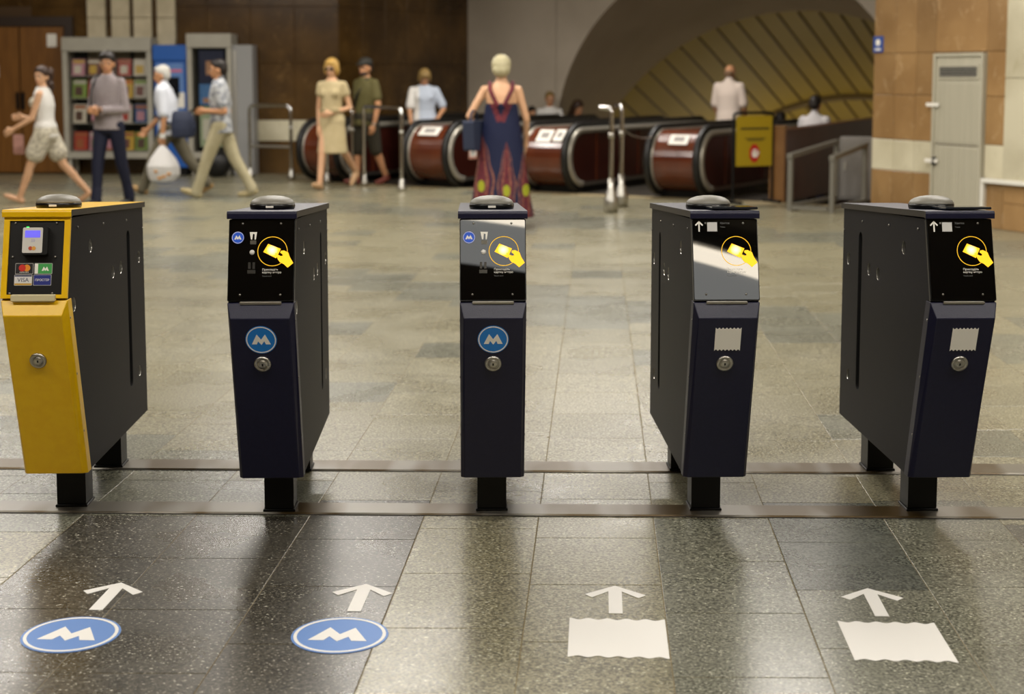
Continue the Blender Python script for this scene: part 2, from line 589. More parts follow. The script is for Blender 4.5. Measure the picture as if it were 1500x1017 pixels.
# marble wall turning back towards the arch
M, Ls = frame_at((-2.55, 22), (P0.x, P0.y))
ws = MB().box(0, Ls, 0, .3, 0, CEIL).build('wall_side', JOINT, None, M)
tag(ws, 'dark brown marble wall running back beside the escalators', kind='structure')
for i in range(6):
    for z0, z1, m in rows:
        panel(ws, i * Ls / 6, (i + 1) * Ls / 6, z0, z1, m)

# arch wall and tunnel
CO, RO = (4.645, .336), 2.958
CI, RI = (4.648, -1.753), 4.282
TI = 8.26
INC = R(23)
def oarc(a): return (CO[0] + RO * math.cos(a), CO[1] + RO * math.sin(a))
def iarc(a): return (CI[0] + RI * math.cos(a), CI[1] + RI * math.sin(a))
mb = MB()
TA = 5.26
ang = [R(186.5) - R(193) * k / 48 for k in range(49)]
for k in range(48):
    (s0, z0), (s1, z1) = oarc(ang[k]), oarc(ang[k + 1])
    if abs(s1 - s0) < 1e-6: continue
    mb.add([(s0, TA, z0), (s1, TA, z1), (s1, TA, CEIL), (s0, TA, CEIL)], [(0, 1, 2, 3)])
sl, sr = min(oarc(a)[0] for a in ang), max(oarc(a)[0] for a in ang)
mb.add([(-.02, TA, -1), (oarc(ang[0])[0], TA, -1), (oarc(ang[0])[0], TA, 0.001), (sl, TA, .336), (sl, TA, CEIL), (-.02, TA, CEIL)], [(0, 1, 2, 3, 4, 5)])
mb.add([(oarc(ang[-1])[0], TA, -1), (14, TA, -1), (14, TA, CEIL), (sr, TA, CEIL), (sr, TA, .336)], [(0, 1, 2, 3, 4)])
wa = mb.build('wall_arch', PLASTER, None, ESC)
tag(wa, 'grey plaster wall around the big escalator arch', kind='structure')
mb = MB()
n = 48; vs = []
for k in range(n + 1):
    s, z = oarc(ang[k]); vs.append((s, TA, z))
iang = [R(157) - R(134) * k / n for k in range(n + 1)]
for k in range(n + 1):
    s, z = iarc(iang[k]); vs.append((s, TI, z))
mb.add(vs, [(k, k + 1, n + 2 + k, n + 1 + k) for k in range(n)], 0, True)
so = mb.build('trim_1', SOFFIT, None, ESC)
tag(so, 'brown grey curved reveal of the escalator arch', kind='structure')
# inclined ochre vault
D = Vector((0, math.cos(INC), -math.sin(INC)))
mb = MB(); vs = []
vang = [R(172) - R(164) * k / 60 for k in range(61)]
LT = 26
for d in (0, LT):
    for a in vang:
        s, z = iarc(a); vs.append(Vector((s, TI, z)) + D * d)
mb.add(vs, [(k, k + 1, 62 + k, 61 + k) for k in range(60)], 0, True)
e = [Vector((iarc(a)[0], TI, iarc(a)[1])) + D * LT for a in vang]
mb.add(e, [tuple(range(61))])
# the tunnel floor far below
mb.add([Vector((.3, TI - 6, -2.6)) , Vector((9, TI - 6, -2.6)), Vector((9, TI, -2.6)) + D * LT, Vector((.3, TI, -2.6)) + D * LT], [(0, 1, 2, 3)])
tv = mb.build('ceiling_vault', VAULT, None, ESC)
tag(tv, 'ochre ribbed vault of the sloping escalator tunnel', kind='structure')
def batten_mesh(a):
    m = MB(); vs = []
    hw = .02 / RI
    for d in (.03, LT):
        for da, r in ((-hw, RI), (-hw * .7, RI - .03), (hw * .7, RI - .03), (hw, RI)):
            vs.append(Vector((CI[0] + r * math.cos(a + da), TI, CI[1] + r * math.sin(a + da))) + D * d)
    return m.add(vs, [(0, 1, 5, 4), (1, 2, 6, 5), (2, 3, 7, 6), (0, 3, 2, 1), (4, 5, 6, 7), (0, 4, 7, 3)])
for k in range(31):
    batten_mesh(R(165 - 5 * k)).build('batten', BATTEN, tv)
m = MB(); vs = []
for d in (3.62, 3.76):
    for r in (RI, RI - .07):
        for a in vang:
            vs.append(Vector((CI[0] + r * math.cos(a), TI, CI[1] + r * math.sin(a))) + D * d)
q = 61
m.add(vs, [(k, k + 1, q + k + 1, q + k) for k in range(60)] + [(2 * q + k, 2 * q + k + 1, 3 * q + k + 1, 3 * q + k) for k in range(60)] +
      [(q + k, q + k + 1, 3 * q + k + 1, 3 * q + k) for k in range(60)], 0, True)
m.build('ring_rib', BATTEN, tv)

# right-hand marble wall with service door
AR = Vector((3.77, 15.56, 0)); UR = Vector((.421, -.907, 0)).normalized()
BR = AR + UR * 9
MR, Lr = frame_at(AR, BR)
wr = MB().box(0, Lr, 0, .5, 0, CEIL).build('wall_right', mat('tan joint', '7a5f3c', .8), None, MR)
tag(wr, 'light brown marble wall with a cream band and a service door', kind='structure')
colsR = [(0, .34), (.34, .66), (.66, .945), (.945, 1.66), (1.66, 1.92)]
for i, (x0, x1) in enumerate(colsR):
    if i == 3:
        panel(wr, x0, x1, 1.66, 2.45, MAR_BR); panel(wr, x0, x1, 2.45, 3.3, MAR_BR); panel(wr, x0, x1, 3.3, CEIL, MAR_BR)
        continue
    cm = MAR_CR
    for z0, z1, mm in ((0, .47, MAR_BR), (.47, .785, cm), (.785, 1.24, MAR_BR), (1.24, 1.66, MAR_BR), (1.66, 2.45, MAR_BR), (2.45, 3.3, MAR_BR), (3.3, CEIL, MAR_BR)):
        panel(wr, x0, x1, z0, z1, mm)
for i in range(6):                       # cream facing nearer the camera
    x0 = 1.92 + i * .62; x1 = x0 + .62
    for z0, z1, mm in ((0, .25, MAR_BR), (.25, .45, MAR_BR), (.45, 1.41, MAR_CR), (1.41, 2.3, MAR_CR), (2.3, 3.2, MAR_CR), (3.2, CEIL, MAR_CR)):
        panel(wr, x0, x1, z0, z1, mm, y=-.03 if z0 >= .45 else -.012)
LEDGE = mat('white painted ledge', 'dedbd0', .5)
t2 = MB().bbox(1.675, 5.6, -.06, 0, .43, .47).bbox(1.66, 1.70, -.05, 0, 0, .47).build('trim_2', LEDGE, None, MR)
tag(t2, 'white ledge strip along the right wall', kind='structure')
# side of the pillar facing the escalators
M, Lp = frame_at(AR + Vector((1.2, 1.9, 0)), AR)
wp = MB().box(0, Lp, 0, .3, 0, CEIL).build('wall_pillar', MAR_BR, None, M)
tag(wp, 'brown marble return of the right pillar', kind='structure')
# service door
DOORW = mat('pale grey door paint', 'aaa592', .5, col2='b3ae9b', scale=3, stretch=(14, 1, .3))
d2 = obj('door_2', None, None, MR)
tag(d2, 'pale ribbed metal service door with a dark grille in the marble wall', kind='structure')
MB().box(.955, .985, -.05, 0, 0, 1.65).box(1.62, 1.65, -.05, 0, 0, 1.65).box(.985, 1.62, -.05, 0, 1.62, 1.65).build('door_frame', DOORW, d2)
MB().box(.985, 1.62, -.03, -.005, .01, .76).build('lower_leaf', DOORW, d2)
MB().box(.985, 1.62, -.03, -.005, .772, 1.62).build('upper_leaf', DOORW, d2)
for k in range(15):
    x = 1.005 + k * .0415
    MB().bbox(x, x + .028, -.036, -.03, .03, .745, .002).build('rib', DOORW, d2)
    MB().bbox(x, x + .028, -.036, -.03, .79, 1.36, .002).build('rib', DOORW, d2)
g = MB().box(1.02, 1.585, -.042, -.03, 1.40, 1.545).build('grille_frame', DOORW, d2)
MB().box(1.045, 1.56, -.046, -.04, 1.425, 1.52).build('grille', mat('dark grille', '33312d', .4), g)
for k in range(4):
    MB().box(1.045, 1.56, -.05, -.046, 1.432 + k * .024, 1.438 + k * .024).build('slat', GREYMET, g)
MB().bbox(.985, 1.02, -.06, -.03, .56, .64).build('handle', BLACKP, d2)
for z in (1.15, .6):
    MB().bbox(.88, 1.06, -.06, -.05, z - .018, z + .018, .003).build('seal_strip', PAPER, d2)
# small blue notice on the pillar
s = MB().box(.0, .15, -.022, -.012, 1.675, 1.84, 0)
s.prism(circle_pts(.075, 1.775, .035, 20), 'y', -.025, -.021, 1)
s.box(.03, .12, -.025, -.021, 1.695, 1.715, 1)
tag(s.build('notice_plate', [mat('notice blue', '2f4f9a', .4), WHITE], None, MR), 'small blue notice plate high on the brown pillar', 'sign')

# room shell outside the frame
tag(MB().box(-9.9, -9.6, -7, 22.3, 0, CEIL).build('wall_left', MAR_DK), 'brown marble wall left of the frame', kind='structure')
tag(MB().box(-9.9, 10, -7.3, -7, 0, CEIL).build('wall_front', MAR_BR), 'marble wall behind the camera', kind='structure')
tag(MB().box(BR.x, BR.x + .3, -7, BR.y, 0, CEIL).build('wall_right_near', MAR_CR), 'cream wall right of the frame', kind='structure')
cp = [(-9.9, -7.3), (10, -7.3), (10, 13)]
for s_, t_ in ((13.5, 0), (13.5, 5.6), (-.05, 5.6)):
    q = esc_pt(s_, t_); cp.append((q.x, q.y))
cp += [(-2.6, 22.4), (-9.9, 22.4)]
tag(MB().prism(cp, 'z', CEIL, CEIL + .2).build('ceiling', CEILM), 'pale hall ceiling', kind='structure')

# lamps
LAMP_GLOW = mat('lamp diffuser', 'fff2d8', .5, emit=3, ecol='fff0d0')
for i, (x, y, sx, sy, wt) in enumerate(LAMPS):
    t = thing('ceiling_lamp', 'long white ceiling lamp ' + ['left of the camera', 'straight above the camera', 'right of the camera', 'left beyond the gates', 'above the hall behind the middle gate', 'right beyond the gates', 'left of mid hall', 'in mid hall', 'right of mid hall', 'before the newsstand', 'before the barriers', 'added to brighten the arch'][i], 'lamp', (x, y, CEIL), 0, 'ceiling lamps')
    MB().bbox(-sx / 2 - .03, sx / 2 + .03, -sy / 2 - .03, sy / 2 + .03, -.09, 0).build('housing', GREYMET, t)
    MB().box(-sx / 2, sx / 2, -sy / 2, sy / 2, -.1, -.088).build('diffuser', LAMP_GLOW, t)
    ld = bpy.data.lights.new('lamp_light', 'AREA')
    ld.shape = 'RECTANGLE'; ld.size = sx; ld.size_y = sy; ld.energy = wt; ld.color = LIGHT_COL
    lo = bpy.data.objects.new('lamp_light', ld); COL.objects.link(lo); lo.parent = t; lo.location = (0, 0, -.12)

# ------------------------------------------------------------------ escalators
NEWEL = mat('red brown lacquer', '532513', .2, 0, .5, '602d17', 3, coat=.5)
SIDEP = mat('dark red veneer', '2e0c07', .35, 0, .5, '37120b', 4)
SLOPE = .38
RIMM = mat('pale rim metal', 'a9a498', .35, .55)
def run_profile(t_end, top, bot, t0, front):
    """side outline in (t,z): front = list of points of the rounded end from bottom to top"""
    dz = (t_end - t0) * SLOPE
    return front + [(t0, top), (t_end, top - dz), (t_end, bot - dz), (t0, bot)]
def arc_front(r, tc=.37, zc=.44, n=18):
    return [(tc - r * math.sin(PI * k / n), zc - r * math.cos(PI * k / n)) for k in range(n + 1)]
def arc_band(mb, x0, x1, r0, r1, t0, t_end, tc=.37, zc=.44, mi=0, bottom=True):
    """closed strip of thickness r1-r0 following the rounded end and then the top"""
    inner, outer = [], []
    n = 24
    a0 = 0 if bottom else .2
    for k in range(n + 1):
        a = PI * (a0 + (1 - a0) * k / n)
        inner.append((tc - r0 * math.sin(a), zc - r0 * math.cos(a)))
        outer.append((tc - r1 * math.sin(a), zc - r1 * math.cos(a)))
    inner += [(t0, zc + r0), (t_end, zc + r0 - (t_end - t0) * SLOPE)]
    outer += [(t0, zc + r1), (t_end, zc + r1 - (t_end - t0) * SLOPE)]
    m = len(inner); vs = []
    for x in (x0, x1):
        vs += [(x, p[0], p[1]) for p in inner] + [(x, p[0], p[1]) for p in outer]
    fs = []
    for k in range(m - 1):
        fs += [(k, k + 1, m + k + 1, m + k), (2 * m + k, 2 * m + k + 1, 3 * m + k + 1, 3 * m + k),
               (k, k + 1, 2 * m + k + 1, 2 * m + k), (m + k, m + k + 1, 3 * m + k + 1, 3 * m + k)]
    fs += [(0, m, 3 * m, 2 * m), (m - 1, 2 * m - 1, 4 * m - 1, 3 * m - 1)]
    return mb.add(vs, fs, mi, True)

def balustrade(s, label, t0, t_end, papers):
    e = obj('escalator_balustrade', None, None, ESC @ Matrix.Translation((s, 0, 0)))
    tag(e, label, 'escalator', 'rounded escalator balustrades')
    MB().prism(run_profile(t_end, .80, .10, t0, arc_front(.36)), 'x', -.27, .27).build('newel_core', NEWEL, e)
    for sd in (-1, 1):
        a, b = sorted((sd * .27, sd * .355))
        MB().prism(run_profile(t_end, .755, .13, t0, arc_front(.31)), 'x', a, b).build('side_panel', SIDEP, e)
        for k, t in enumerate((.72, 1.9, 3.1)):
            a, b = sorted((sd * .355, sd * .362))
            MB().box(a, b, t, t + .035, .14, .75).build('seam_strip', NEWEL, e)
        mb = MB(); a, b = sorted((sd * .335, sd * .375))
        arc_band(mb, a, b, .295, .365, t0, t_end)
        mb.build('steel_rim', RIMM, e)
        mb = MB(); a, b = sorted((sd * .255, sd * .285))
        arc_band(mb, a, b, .35, .372, t0, t_end)
        mb.build('steel_rim', RIMM, e)
        mb = MB(); a, b = sorted((sd * .28, sd * .345))
        arc_band(mb, a, b, .375, .425, t0, t_end, bottom=True)
        mb.build('handrail', BLACK, e)
        mb = MB(); a, b = sorted((sd * .30, sd * .36))
        mb.box(a, b, .40, 4, .085, .125)
        mb.build('lower_trim', STEEL, e)
    MB().box(-.30, .30, .34, t0, 0, .12).build('plinth', BLACKP, e)
    for kind, x, a, wd, ht in papers:
        # notices stuck on the curved end; a = angle up from the front
        nrm = Vector((0, -math.cos(a), math.sin(a)))
        c = Vector((x, .37, .44)) + nrm * .364
        up = Vector((0, math.sin(a), math.cos(a)))
        Mx = Matrix((Vector((1, 0, 0)), up, nrm)).transposed().to_4x4()
        Mx.translation = c
        q = MB().box(-wd / 2, wd / 2, -ht / 2, ht / 2, 0, .004, 0)
        q.box(-wd * .28, wd * .28, -ht * .2, ht * .28, .004, .005, 1)
        p = q.build('notice', [PAPER, mat('grey print', '8f8a86', .7)], e, Mx)
    return e
b1 = balustrade(.995, 'red brown escalator end farthest left, beside the woman in the beige dress', 4.0, 5.2, [('p', .12, R(48), .22, .2)])
b2 = balustrade(2.73, 'red brown escalator end with white notices, in front of the blue shirt', 4.0, 10, [('p', -.02, R(52), .3, .17)])
b3 = balustrade(4.465, 'red brown escalator end just right of the woman in the navy dress', 4.0, 10, [('p', -.03, R(46), .2, .2), ('p', .17, R(48), .13, .2)])
b4 = balustrade(6.2, 'red brown escalator end with one white notice, left of the yellow sign', 4.0, 10, [('p', .04, R(44), .24, .15)])
# the warning plate on the side of the second one
q = MB().box(.362, .368, .47, .66, .36, .62, 0).box(.368, .370, .49, .64, .39, .59, 1)
q.prism([(.54, .56), (.58, .57), (.60, .5), (.57, .42), (.53, .42), (.56, .49)], 'x', .370, .372, 2)
tag(q.build('warning_plate', [mat('pale red print', 'c98a74', .6), PAPER, mat('dark print', '3a3430', .6)], b2), 'white warning plate with a pale red border and a dark figure')

# lanes between them
LANE = mat('lane steel', '57534c', .4, .8)
STEPM = mat('step steel', '3a3835', .45, .7)
def lane(s0, s1, t0, label):
    e = obj('escalator_lane', None, None, ESC)
    tag(e, label, 'escalator lane', 'escalator lanes')
    MB().box(s0, s1, .3, t0, -.2, -.004).build('landing_plate', LANE, e)
    for k in range(9):
        t = t0 + k * .4
        z = -(k + 1) * .4 * SLOPE
        MB().bbox(s0, s1, t, t + .42, z - .35, z).build('step', STEPM, e)
lane(1.37, 2.355, 4.0, 'steel escalator lane behind the first two rounded ends')
lane(3.105, 4.09, 4.0, 'steel escalator lane between the second and third rounded ends')
lane(4.84, 5.825, 3.9, 'steel escalator lane where the bald man stands')
lane(6.575, 7.28, 1.6, 'steel escalator lane behind the yellow sign')
# parapet to the right of the lanes
PARA = mat('brown parapet stone', '75502a', .35, col2='855f36', scale=3)
PARD = mat('dark brown panel', '40200f', .3, col2='4c2815', scale=3)
pr = obj('parapet', None, None, ESC)
tag(pr, 'dark brown parapet wall with an orange stone end, right of the yellow sign', 'parapet')
MB().prism([(.36, 0), (.36, .82), (7, .93), (7, -3), (5, -3), (2.5, 0)], 'x', 7.29, 7.45).build('panel', PARD, pr)
MB().box(7.28, 7.46, .30, .36, 0, .84).build('end_stone', PARA, pr)
MB().box(7.27, 7.47, .29, .37, .84, .87).build('end_cap', PARA, pr)

# ------------------------------------------------------------------ railings
def flange(x, y, r=.055, h=.06):
    return MB().lathe([(0, 0), (r, 0), (r, h), (r * .75, h + .02), (r * .62, h + .08), (r * .4, h + .1), (0, h + .1)], 18, (x, y, 0))
def barrier(label, p, q, h=1.03, mid=None, r=.024, grp='chrome crowd barriers', both=True, ext=0):
    t = thing('barrier', label, 'barrier', (p[0], p[1], 0), 0, grp)
    d = Vector((q[0] - p[0], q[1] - p[1], 0))
    path = [(0, 0, .02), (0, 0, h), (d.x, d.y, h)]
    if both: path.append((d.x, d.y, .02))
    MB().tube(bend(path, .09), r, 12).build('tube', CHROME, t)
    flange(0, 0).build('foot', STEEL, t)
    if both: flange(d.x, d.y).build('foot', STEEL, t)
    for z in (mid or []):
        MB().tube([(0, 0, z), (d.x, d.y, z)], r * .8, 10).build('cross_bar', STEEL, t)
    MB().ell((d.x * 1.0, d.y * 1.0, h - .30), (.03, .03, .03)).build('knob', STEEL, t)
    return t
barrier('chrome barrier with a cross bar by the cream wall band, beside the grey cabinet', (-3.668, 20.84), (-3.05, 20.56), 1.03, [.46])
barrier('chrome barrier behind the woman in beige, its long bar ending in a bend', (-1.93, 19.42), (-1.37, 18.47), 1.04)
barrier('short chrome barrier behind the hip of the woman in beige', (-2.46, 19.80), (-2.10, 19.58), 1.03)
def post(label, x, y, h, dx, dy):
    t = thing('barrier_post', label, 'post', (x, y, 0), 0, 'chrome posts right of the navy dress')
    MB().tube(bend([(0, 0, .02), (0, 0, h), (dx, dy, h + .01)], .05), .024, 12).build('tube', CHROME, t)
    MB().lathe([(0, 0), (.075, 0), (.075, .14), (.055, .17), (.055, .22), (.035, .25), (.035, .36), (0, .36)], 20).build('foot', STEEL, t)
    MB().lathe([(0, 0), (.033, 0), (.033, .06), (0, .06)], 16, (0, 0, .78)).build('collar', STEEL, t)
    return t
post('chrome barrier post with a bent top, nearer of the pair', 1.045, 15.65, 1.09, -.11, .12)
post('chrome barrier post with a dark elbow, farther of the pair', 1.202, 16.31, 1.1, -.06, .2)
tag(MB().tube([(1.21, 16.33, .86), (1.34, 16.6, .77), (1.48, 16.9, .73), (1.62, 17.2, .73)], .008, 6).build('barrier_chain', STEEL), 'thin chain sagging from the post to the escalator', 'chain')

# grey railings left of the marble pillar
RAILG = mat('grey rail paint', '7d7a70', .4, .4)
def grey_rail(label, x, y, ln, h):
    t = thing('grey_railing', label, 'railing', (x, y, 0), -ESC_YAW, 'grey painted railings by the pillar')
    MB().box(-.025, .025, -.025, .025, 0, h).build('post', RAILG, t)
    MB().box(-.025, .025, ln - .05, ln, 0, h + .1).build('post', RAILG, t)
    MB().prism([(-.04, h), (ln, h + .1), (ln, h + .15), (-.04, h + .05)], 'x', -.03, .03).build('top_rail', RAILG, t)
    MB().box(-.02, .02, -.02, ln, .03, .07).build('base_rail', RAILG, t)
    return t
grey_rail('grey railing with a sloping top rail, left of the pair by the pillar', 2.963, 15.81, 1.5, .56)
grey_rail('grey railing nearest the marble pillar', 3.36, 15.57, 1.1, .55)
tag(MB().box(-.02, .02, 0, .42, .02, .06).build('floor_bar', RAILG, None, Matrix.Translation((2.963, 15.81, 0)) @ Matrix.Rotation(R(-90 - 31.5), 4, 'Z')), 'grey bar on the floor joining the two railings', 'bar')
gp = obj('grey_cabinet', None, None, Matrix.Translation((4.02, 17.25, 0)) @ Matrix.Rotation(R(-15), 4, 'Z'))
tag(gp, 'plain grey metal cabinet behind the railings, left of the pillar', 'cabinet')
CAB = mat('cabinet grey', '8a8782', .45)
MB().bbox(-.22, .45, 0, .4, 0, .72).build('body', CAB, gp)
MB().bbox(-.20, .43, -.012, 0, .03, .69).build('door', CAB, gp)
MB().bbox(-.17, -.14, -.03, -.012, .34, .44).build('handle', STEEL, gp)

# yellow notice board on a black stand in front of the last lane
sg = obj('sign_stand', None, None, Matrix.Translation((2.50, 16.70, 0)) @ Matrix.Rotation(R(24), 4, 'Z'))
tag(sg, 'yellow notice board with a red stop hand on a black stand', 'sign')
YEL = mat('sign yellow', 'a48c16', .45)
MB().tube(bend([(-.005, .02, .02), (-.005, .02, 1.02), (.515, .02, 1.02), (.515, .02, .02)], .05), .016, 10).build('stand', BLACKP, sg)
for x in (-.005, .515):
    MB().bbox(x - .03, x + .03, -.14, .18, 0, .03).build('foot', BLACKP, sg)
MB().box(.02, .49, -.005, .012, .42, .985).build('board', YEL, sg)
PR = mat('olive print', '4b430f', .6)
for z0, z1, x0, x1 in ((.83, .855, .07, .45), (.725, .737, .13, .40), (.705, .717, .16, .37)):
    MB().box(x0, x1, -.008, -.005, z0, z1).build('print_line', PR, sg)
RED = mat('stop red', 'b3231c', .4)
o = MB()
o.prism([(.255 + .085 * math.cos(R(22.5 + 45 * k)) * .82, .565 + .11 * math.sin(R(22.5 + 45 * k))) for k in range(8)], 'y', -.010, -.005, 0)
for k, hgt in enumerate((.035, .05, .055, .045)):
    x = .222 + k * .018
    o.box(x, x + .012, -.013, -.010, .56, .56 + hgt, 1)
o.prism([(.22, .565), (.29, .565), (.31, .585), (.32, .58), (.285, .52), (.23, .52)], 'y', -.013, -.010, 1)
o.build('stop_emblem', [RED, WHITE], sg)

# ------------------------------------------------------------------ left background: door, ribs, kiosks
WOOD = mat('brown door veneer', '6a4316', .4, 0, .5, '7d5220', 5, 5, (.35, .65), stretch=(6, 6, .5))
WOODD = mat('dark door frame', '2a1a0c', .5)
d1 = obj('door_1', None, None, Matrix.Translation((-8.4, 21.97, 0)))
tag(d1, 'brown wooden double door in a dark frame at the left edge', kind='structure')
MB().box(0, .1, -.06, 0, 0, 2.3).box(1.86, 1.98, -.06, 0, 0, 2.3).box(0.1, 1.86, -.06, 0, 2.16, 2.3).build('door_frame', WOODD, d1)
for x0, x1 in ((.1, 1.18), (1.2, 1.84)):
    lf = MB().bbox(x0, x1, -.045, -.005, .02, 2.15).build('door_leaf', WOOD, d1)
MB().bbox(1.13, 1.17, -.09, -.045, .95, 1.2).build('door_handle', BLACKP, d1)
MB().bbox(1.21, 1.25, -.09, -.045, .95, 1.2).build('door_handle', BLACKP, d1)
MB().box(1.60, 1.74, -.05, -.045, 1.86, 2.05).build('notice', PAPER, d1)
MB().box(.78, .88, -.05, -.045, 1.42, 1.6).build('notice', PAPER, d1)
RIB = mat('cream stone rib', 'b3a78a', .5, col2='c2b699', scale=6, coords='World')
for i, px in enumerate((-6.061, -5.709, -5.387, -5.045)):
    x = px
    o = obj('trim_%d' % (i + 3), None, None, Matrix.Translation((x, 21.98, 0)))
    tag(o, 'cream stone rib on the marble wall above the kiosks', kind='structure')
    for z0, z1 in ((.9, 1.65), (1.65, 2.28), (2.28, 3.1), (3.1, CEIL)):
        MB().bbox(-.13, .13, -.10, 0, z0 + .003, z1 - .003, .006).build('rib_stone', RIB, o)

KG = mat('kiosk grey', '9b978a', .5, col2='a39f92', scale=4)
KIN = mat('kiosk dark lining', '25241f', .6)
def glass_mat():
    m = bpy.data.materials.new('case glass'); m.use_nodes = True
    b = m.node_tree.nodes['Principled BSDF']
    b.inputs['Base Color'].default_value = (.01, .012, .011, 1); b.inputs['Roughness'].default_value = .04
    b.inputs['Alpha'].default_value = .13; b.inputs['Specular IOR Level'].default_value = .6
    return m
GLASS = glass_mat()
def kiosk(name, label, x0, x1, y, z0, z1, depth, cat='kiosk'):
    t = obj(name, None, None, Matrix.Translation((x0, y, 0)))
    tag(t, label, cat)
    W = x1 - x0
    MB().bbox(0, W, -.02, depth, z1 - .2, z1).build('header', KG, t)
    for x in (0, W - .07):
        MB().bbox(x, x + .07, 0, depth, z0, z1 - .2).build('side_post', KG, t)
    MB().bbox(0, W, -.01, depth, z0 - .07, z0 + .02).build('sill', KG, t)
    MB().box(.07, W - .07, depth - .03, depth, z0, z1 - .2).build('back_panel', KIN, t)
    for x in (.04, W - .1):
        for yy in (.02, depth - .08):
            MB().bbox(x, x + .05, yy, yy + .05, 0, z0 - .06).build('leg', KG, t)
    MB().box(.07, W - .07, .02, .026, z0 + .02, z1 - .2).build('glass_pane', GLASS, t)
    return t
k1 = kiosk('newspaper_kiosk', 'grey glass newsstand case full of magazines behind the man in the grey shirt', -6.46, -5.18, 21.5, .32, 1.99, .42)
MCOL = ['b7402f', 'd8b13c', '4f7d3a', 'c9c2b2', '7a4a3c', '375f8f', 'e0d6c0', 'a8623a', '8aa548', 'c98d9a', '5c4030', 'd9772c']
rk = random.Random(11)
for zz in (.36, .76, 1.12, 1.44):
    MB().bbox(.07, 1.21, .08, .39, zz - .015, zz).build('shelf', KG, k1)
def magazine(x, y, z, wd, ht, c, label, grp):
    m = MB(); mx = Matrix.Translation((x, y, z)) @ Matrix.Rotation(R(-10), 4, 'X')
    m.bbox(0, wd, 0, .008, 0, ht, .002, 0)
    m.box(.012, wd - .012, -.001, 0, ht * .76, ht * .94, 1)
    m.box(.03, wd * .7, -.001, 0, ht * .12, ht * .62, 2)
    cs = [mat('cover ' + c, c, .35)]
    a, b = rk.choice(MCOL), rk.choice(MCOL)
    o = m.build('magazine', cs + [mat('cover ' + a, a, .35), mat('cover ' + b, b, .35)], None, mx)
    return tag(o, label, 'magazine', grp)
CN = {'b7402f': 'red', 'd8b13c': 'yellow', '4f7d3a': 'green', 'c9c2b2': 'pale grey', '7a4a3c': 'maroon brown', '375f8f': 'blue', 'e0d6c0': 'cream', 'a8623a': 'rust', '8aa548': 'lime green', 'c98d9a': 'pink', '5c4030': 'dark brown', 'd9772c': 'orange'}
rown = ['bottom', 'second lowest', 'second highest', 'top']
coln = ['far left', 'left', 'middle', 'right', 'far right']
for r_, zz in enumerate((.36, .76, 1.12, 1.44)):
    for c_ in range(5):
        wd = .185 + rk.random() * .02; ht = .27 if r_ < 3 else .24
        c = rk.choice(MCOL)
        if r_ == 0 and c_ == 0: c = 'b7402f'
        if r_ == 0 and c_ == 3: c = 'd8b13c'
        magazine(-6.46 + .10 + c_ * .222, 21.5 + .12, zz + .002, wd, ht, c,
                 '%s magazine at the %s of the newsstand\'s %s shelf' % (CN[c], coln[c_], rown[r_]), 'magazines in the newsstand case')
# blue vending machine
bl = obj('ticket_machine', None, None, Matrix.Translation((-5.14, 21.5, 0)))
tag(bl, 'bright blue ticket machine between the grey cases', 'ticket machine')
BLUE = mat('machine blue', '1f58a8', .35); BLUE2 = mat('machine pale blue', '5b7fb8', .4)
MB().bbox(0, .46, 0, .42, .12, 1.87).build('body', BLUE, bl)
MB().bbox(-.01, .47, -.03, .42, 1.66, 1.88).build('header', BLUE, bl)
MB().bbox(.03, .42, -.014, 0, .5, 1.62).build('front_panel', BLUE2, bl)
MB().bbox(.12, .36, -.02, -.012, 1.12, 1.42).build('screen', mat('dark screen', '14171c', .15), bl)
MB().bbox(.10, .40, -.02, -.012, 1.49, 1.53).build('pink_strip', mat('pink strip', 'c46a86', .5), bl)
MB().bbox(.33, .43, -.02, -.012, .98, 1.2).build('notice', PAPER, bl)
MB().bbox(.1, .34, -.022, -.012, .6, .78).build('tray', BLACKP, bl)
MB().bbox(.03, .44, .03, .4, 0, .12).build('plinth', BLACKP, bl)
# grey poster cabinet
k2 = kiosk('poster_cabinet', 'tall grey cabinet with posters behind the man in khaki trousers', -4.66, -4.02, 21.45, .32, 2.04, .5, 'cabinet')
MB().bbox(.64, .93, .05, .45, .0, 1.88).build('side_unit', mat('unit grey', '8f8f8e', .45), k2)
MB().bbox(.66, .70, .03, .05, .2, 1.8).build('edge_strip', STEEL, k2)
def poster(x, z0, z1, base, label, extra):
    m = MB().box(0, .36, 0, .006, 0, z1 - z0, 0)
    for i, (a, b, c, d) in enumerate(extra): m.box(a, b, -.001, 0, c, d, 1 + i % 2)
    return tag(m.build('poster', [mat('poster ' + base, base, .4), mat('poster skin', 'b98a66', .5), mat('poster light', 'd9d6c2', .5)], None,
                       Matrix.Translation((x, 21.45 + .06, z0))), label, 'poster', 'posters in the grey cabinet')
poster(-4.5, 1.33, 1.80, '1b2340', 'dark blue portrait poster at the top of the grey cabinet', [(.1, .24, .12, .32)])
poster(-4.5, 1.02, 1.32, '4f7fb5', 'blue landscape poster in the middle of the grey cabinet', [(.05, .3, .03, .1)])
poster(-4.5, .42, 1.0, 'a9b894', 'pale green timetable poster low in the grey cabinet', [(.04, .32, .48, .54), (.04, .32, .1, .4)])
bb = MB().ell((0, 0, .19), (.2, .14, .2), 16, 10).cap((-.1, 0, .33), (.1, 0, .33), .03, .03)
tag(obj('rucksack', bake(bb, [('REMESH', dict(mode='VOXEL', voxel_size=.02)), ('SMOOTH', dict(iterations=4))], 'rucksack', [BLACK]), None, None, (-4.2, 21.2, 0)), 'black rucksack on the floor below the poster cabinet', 'bag')

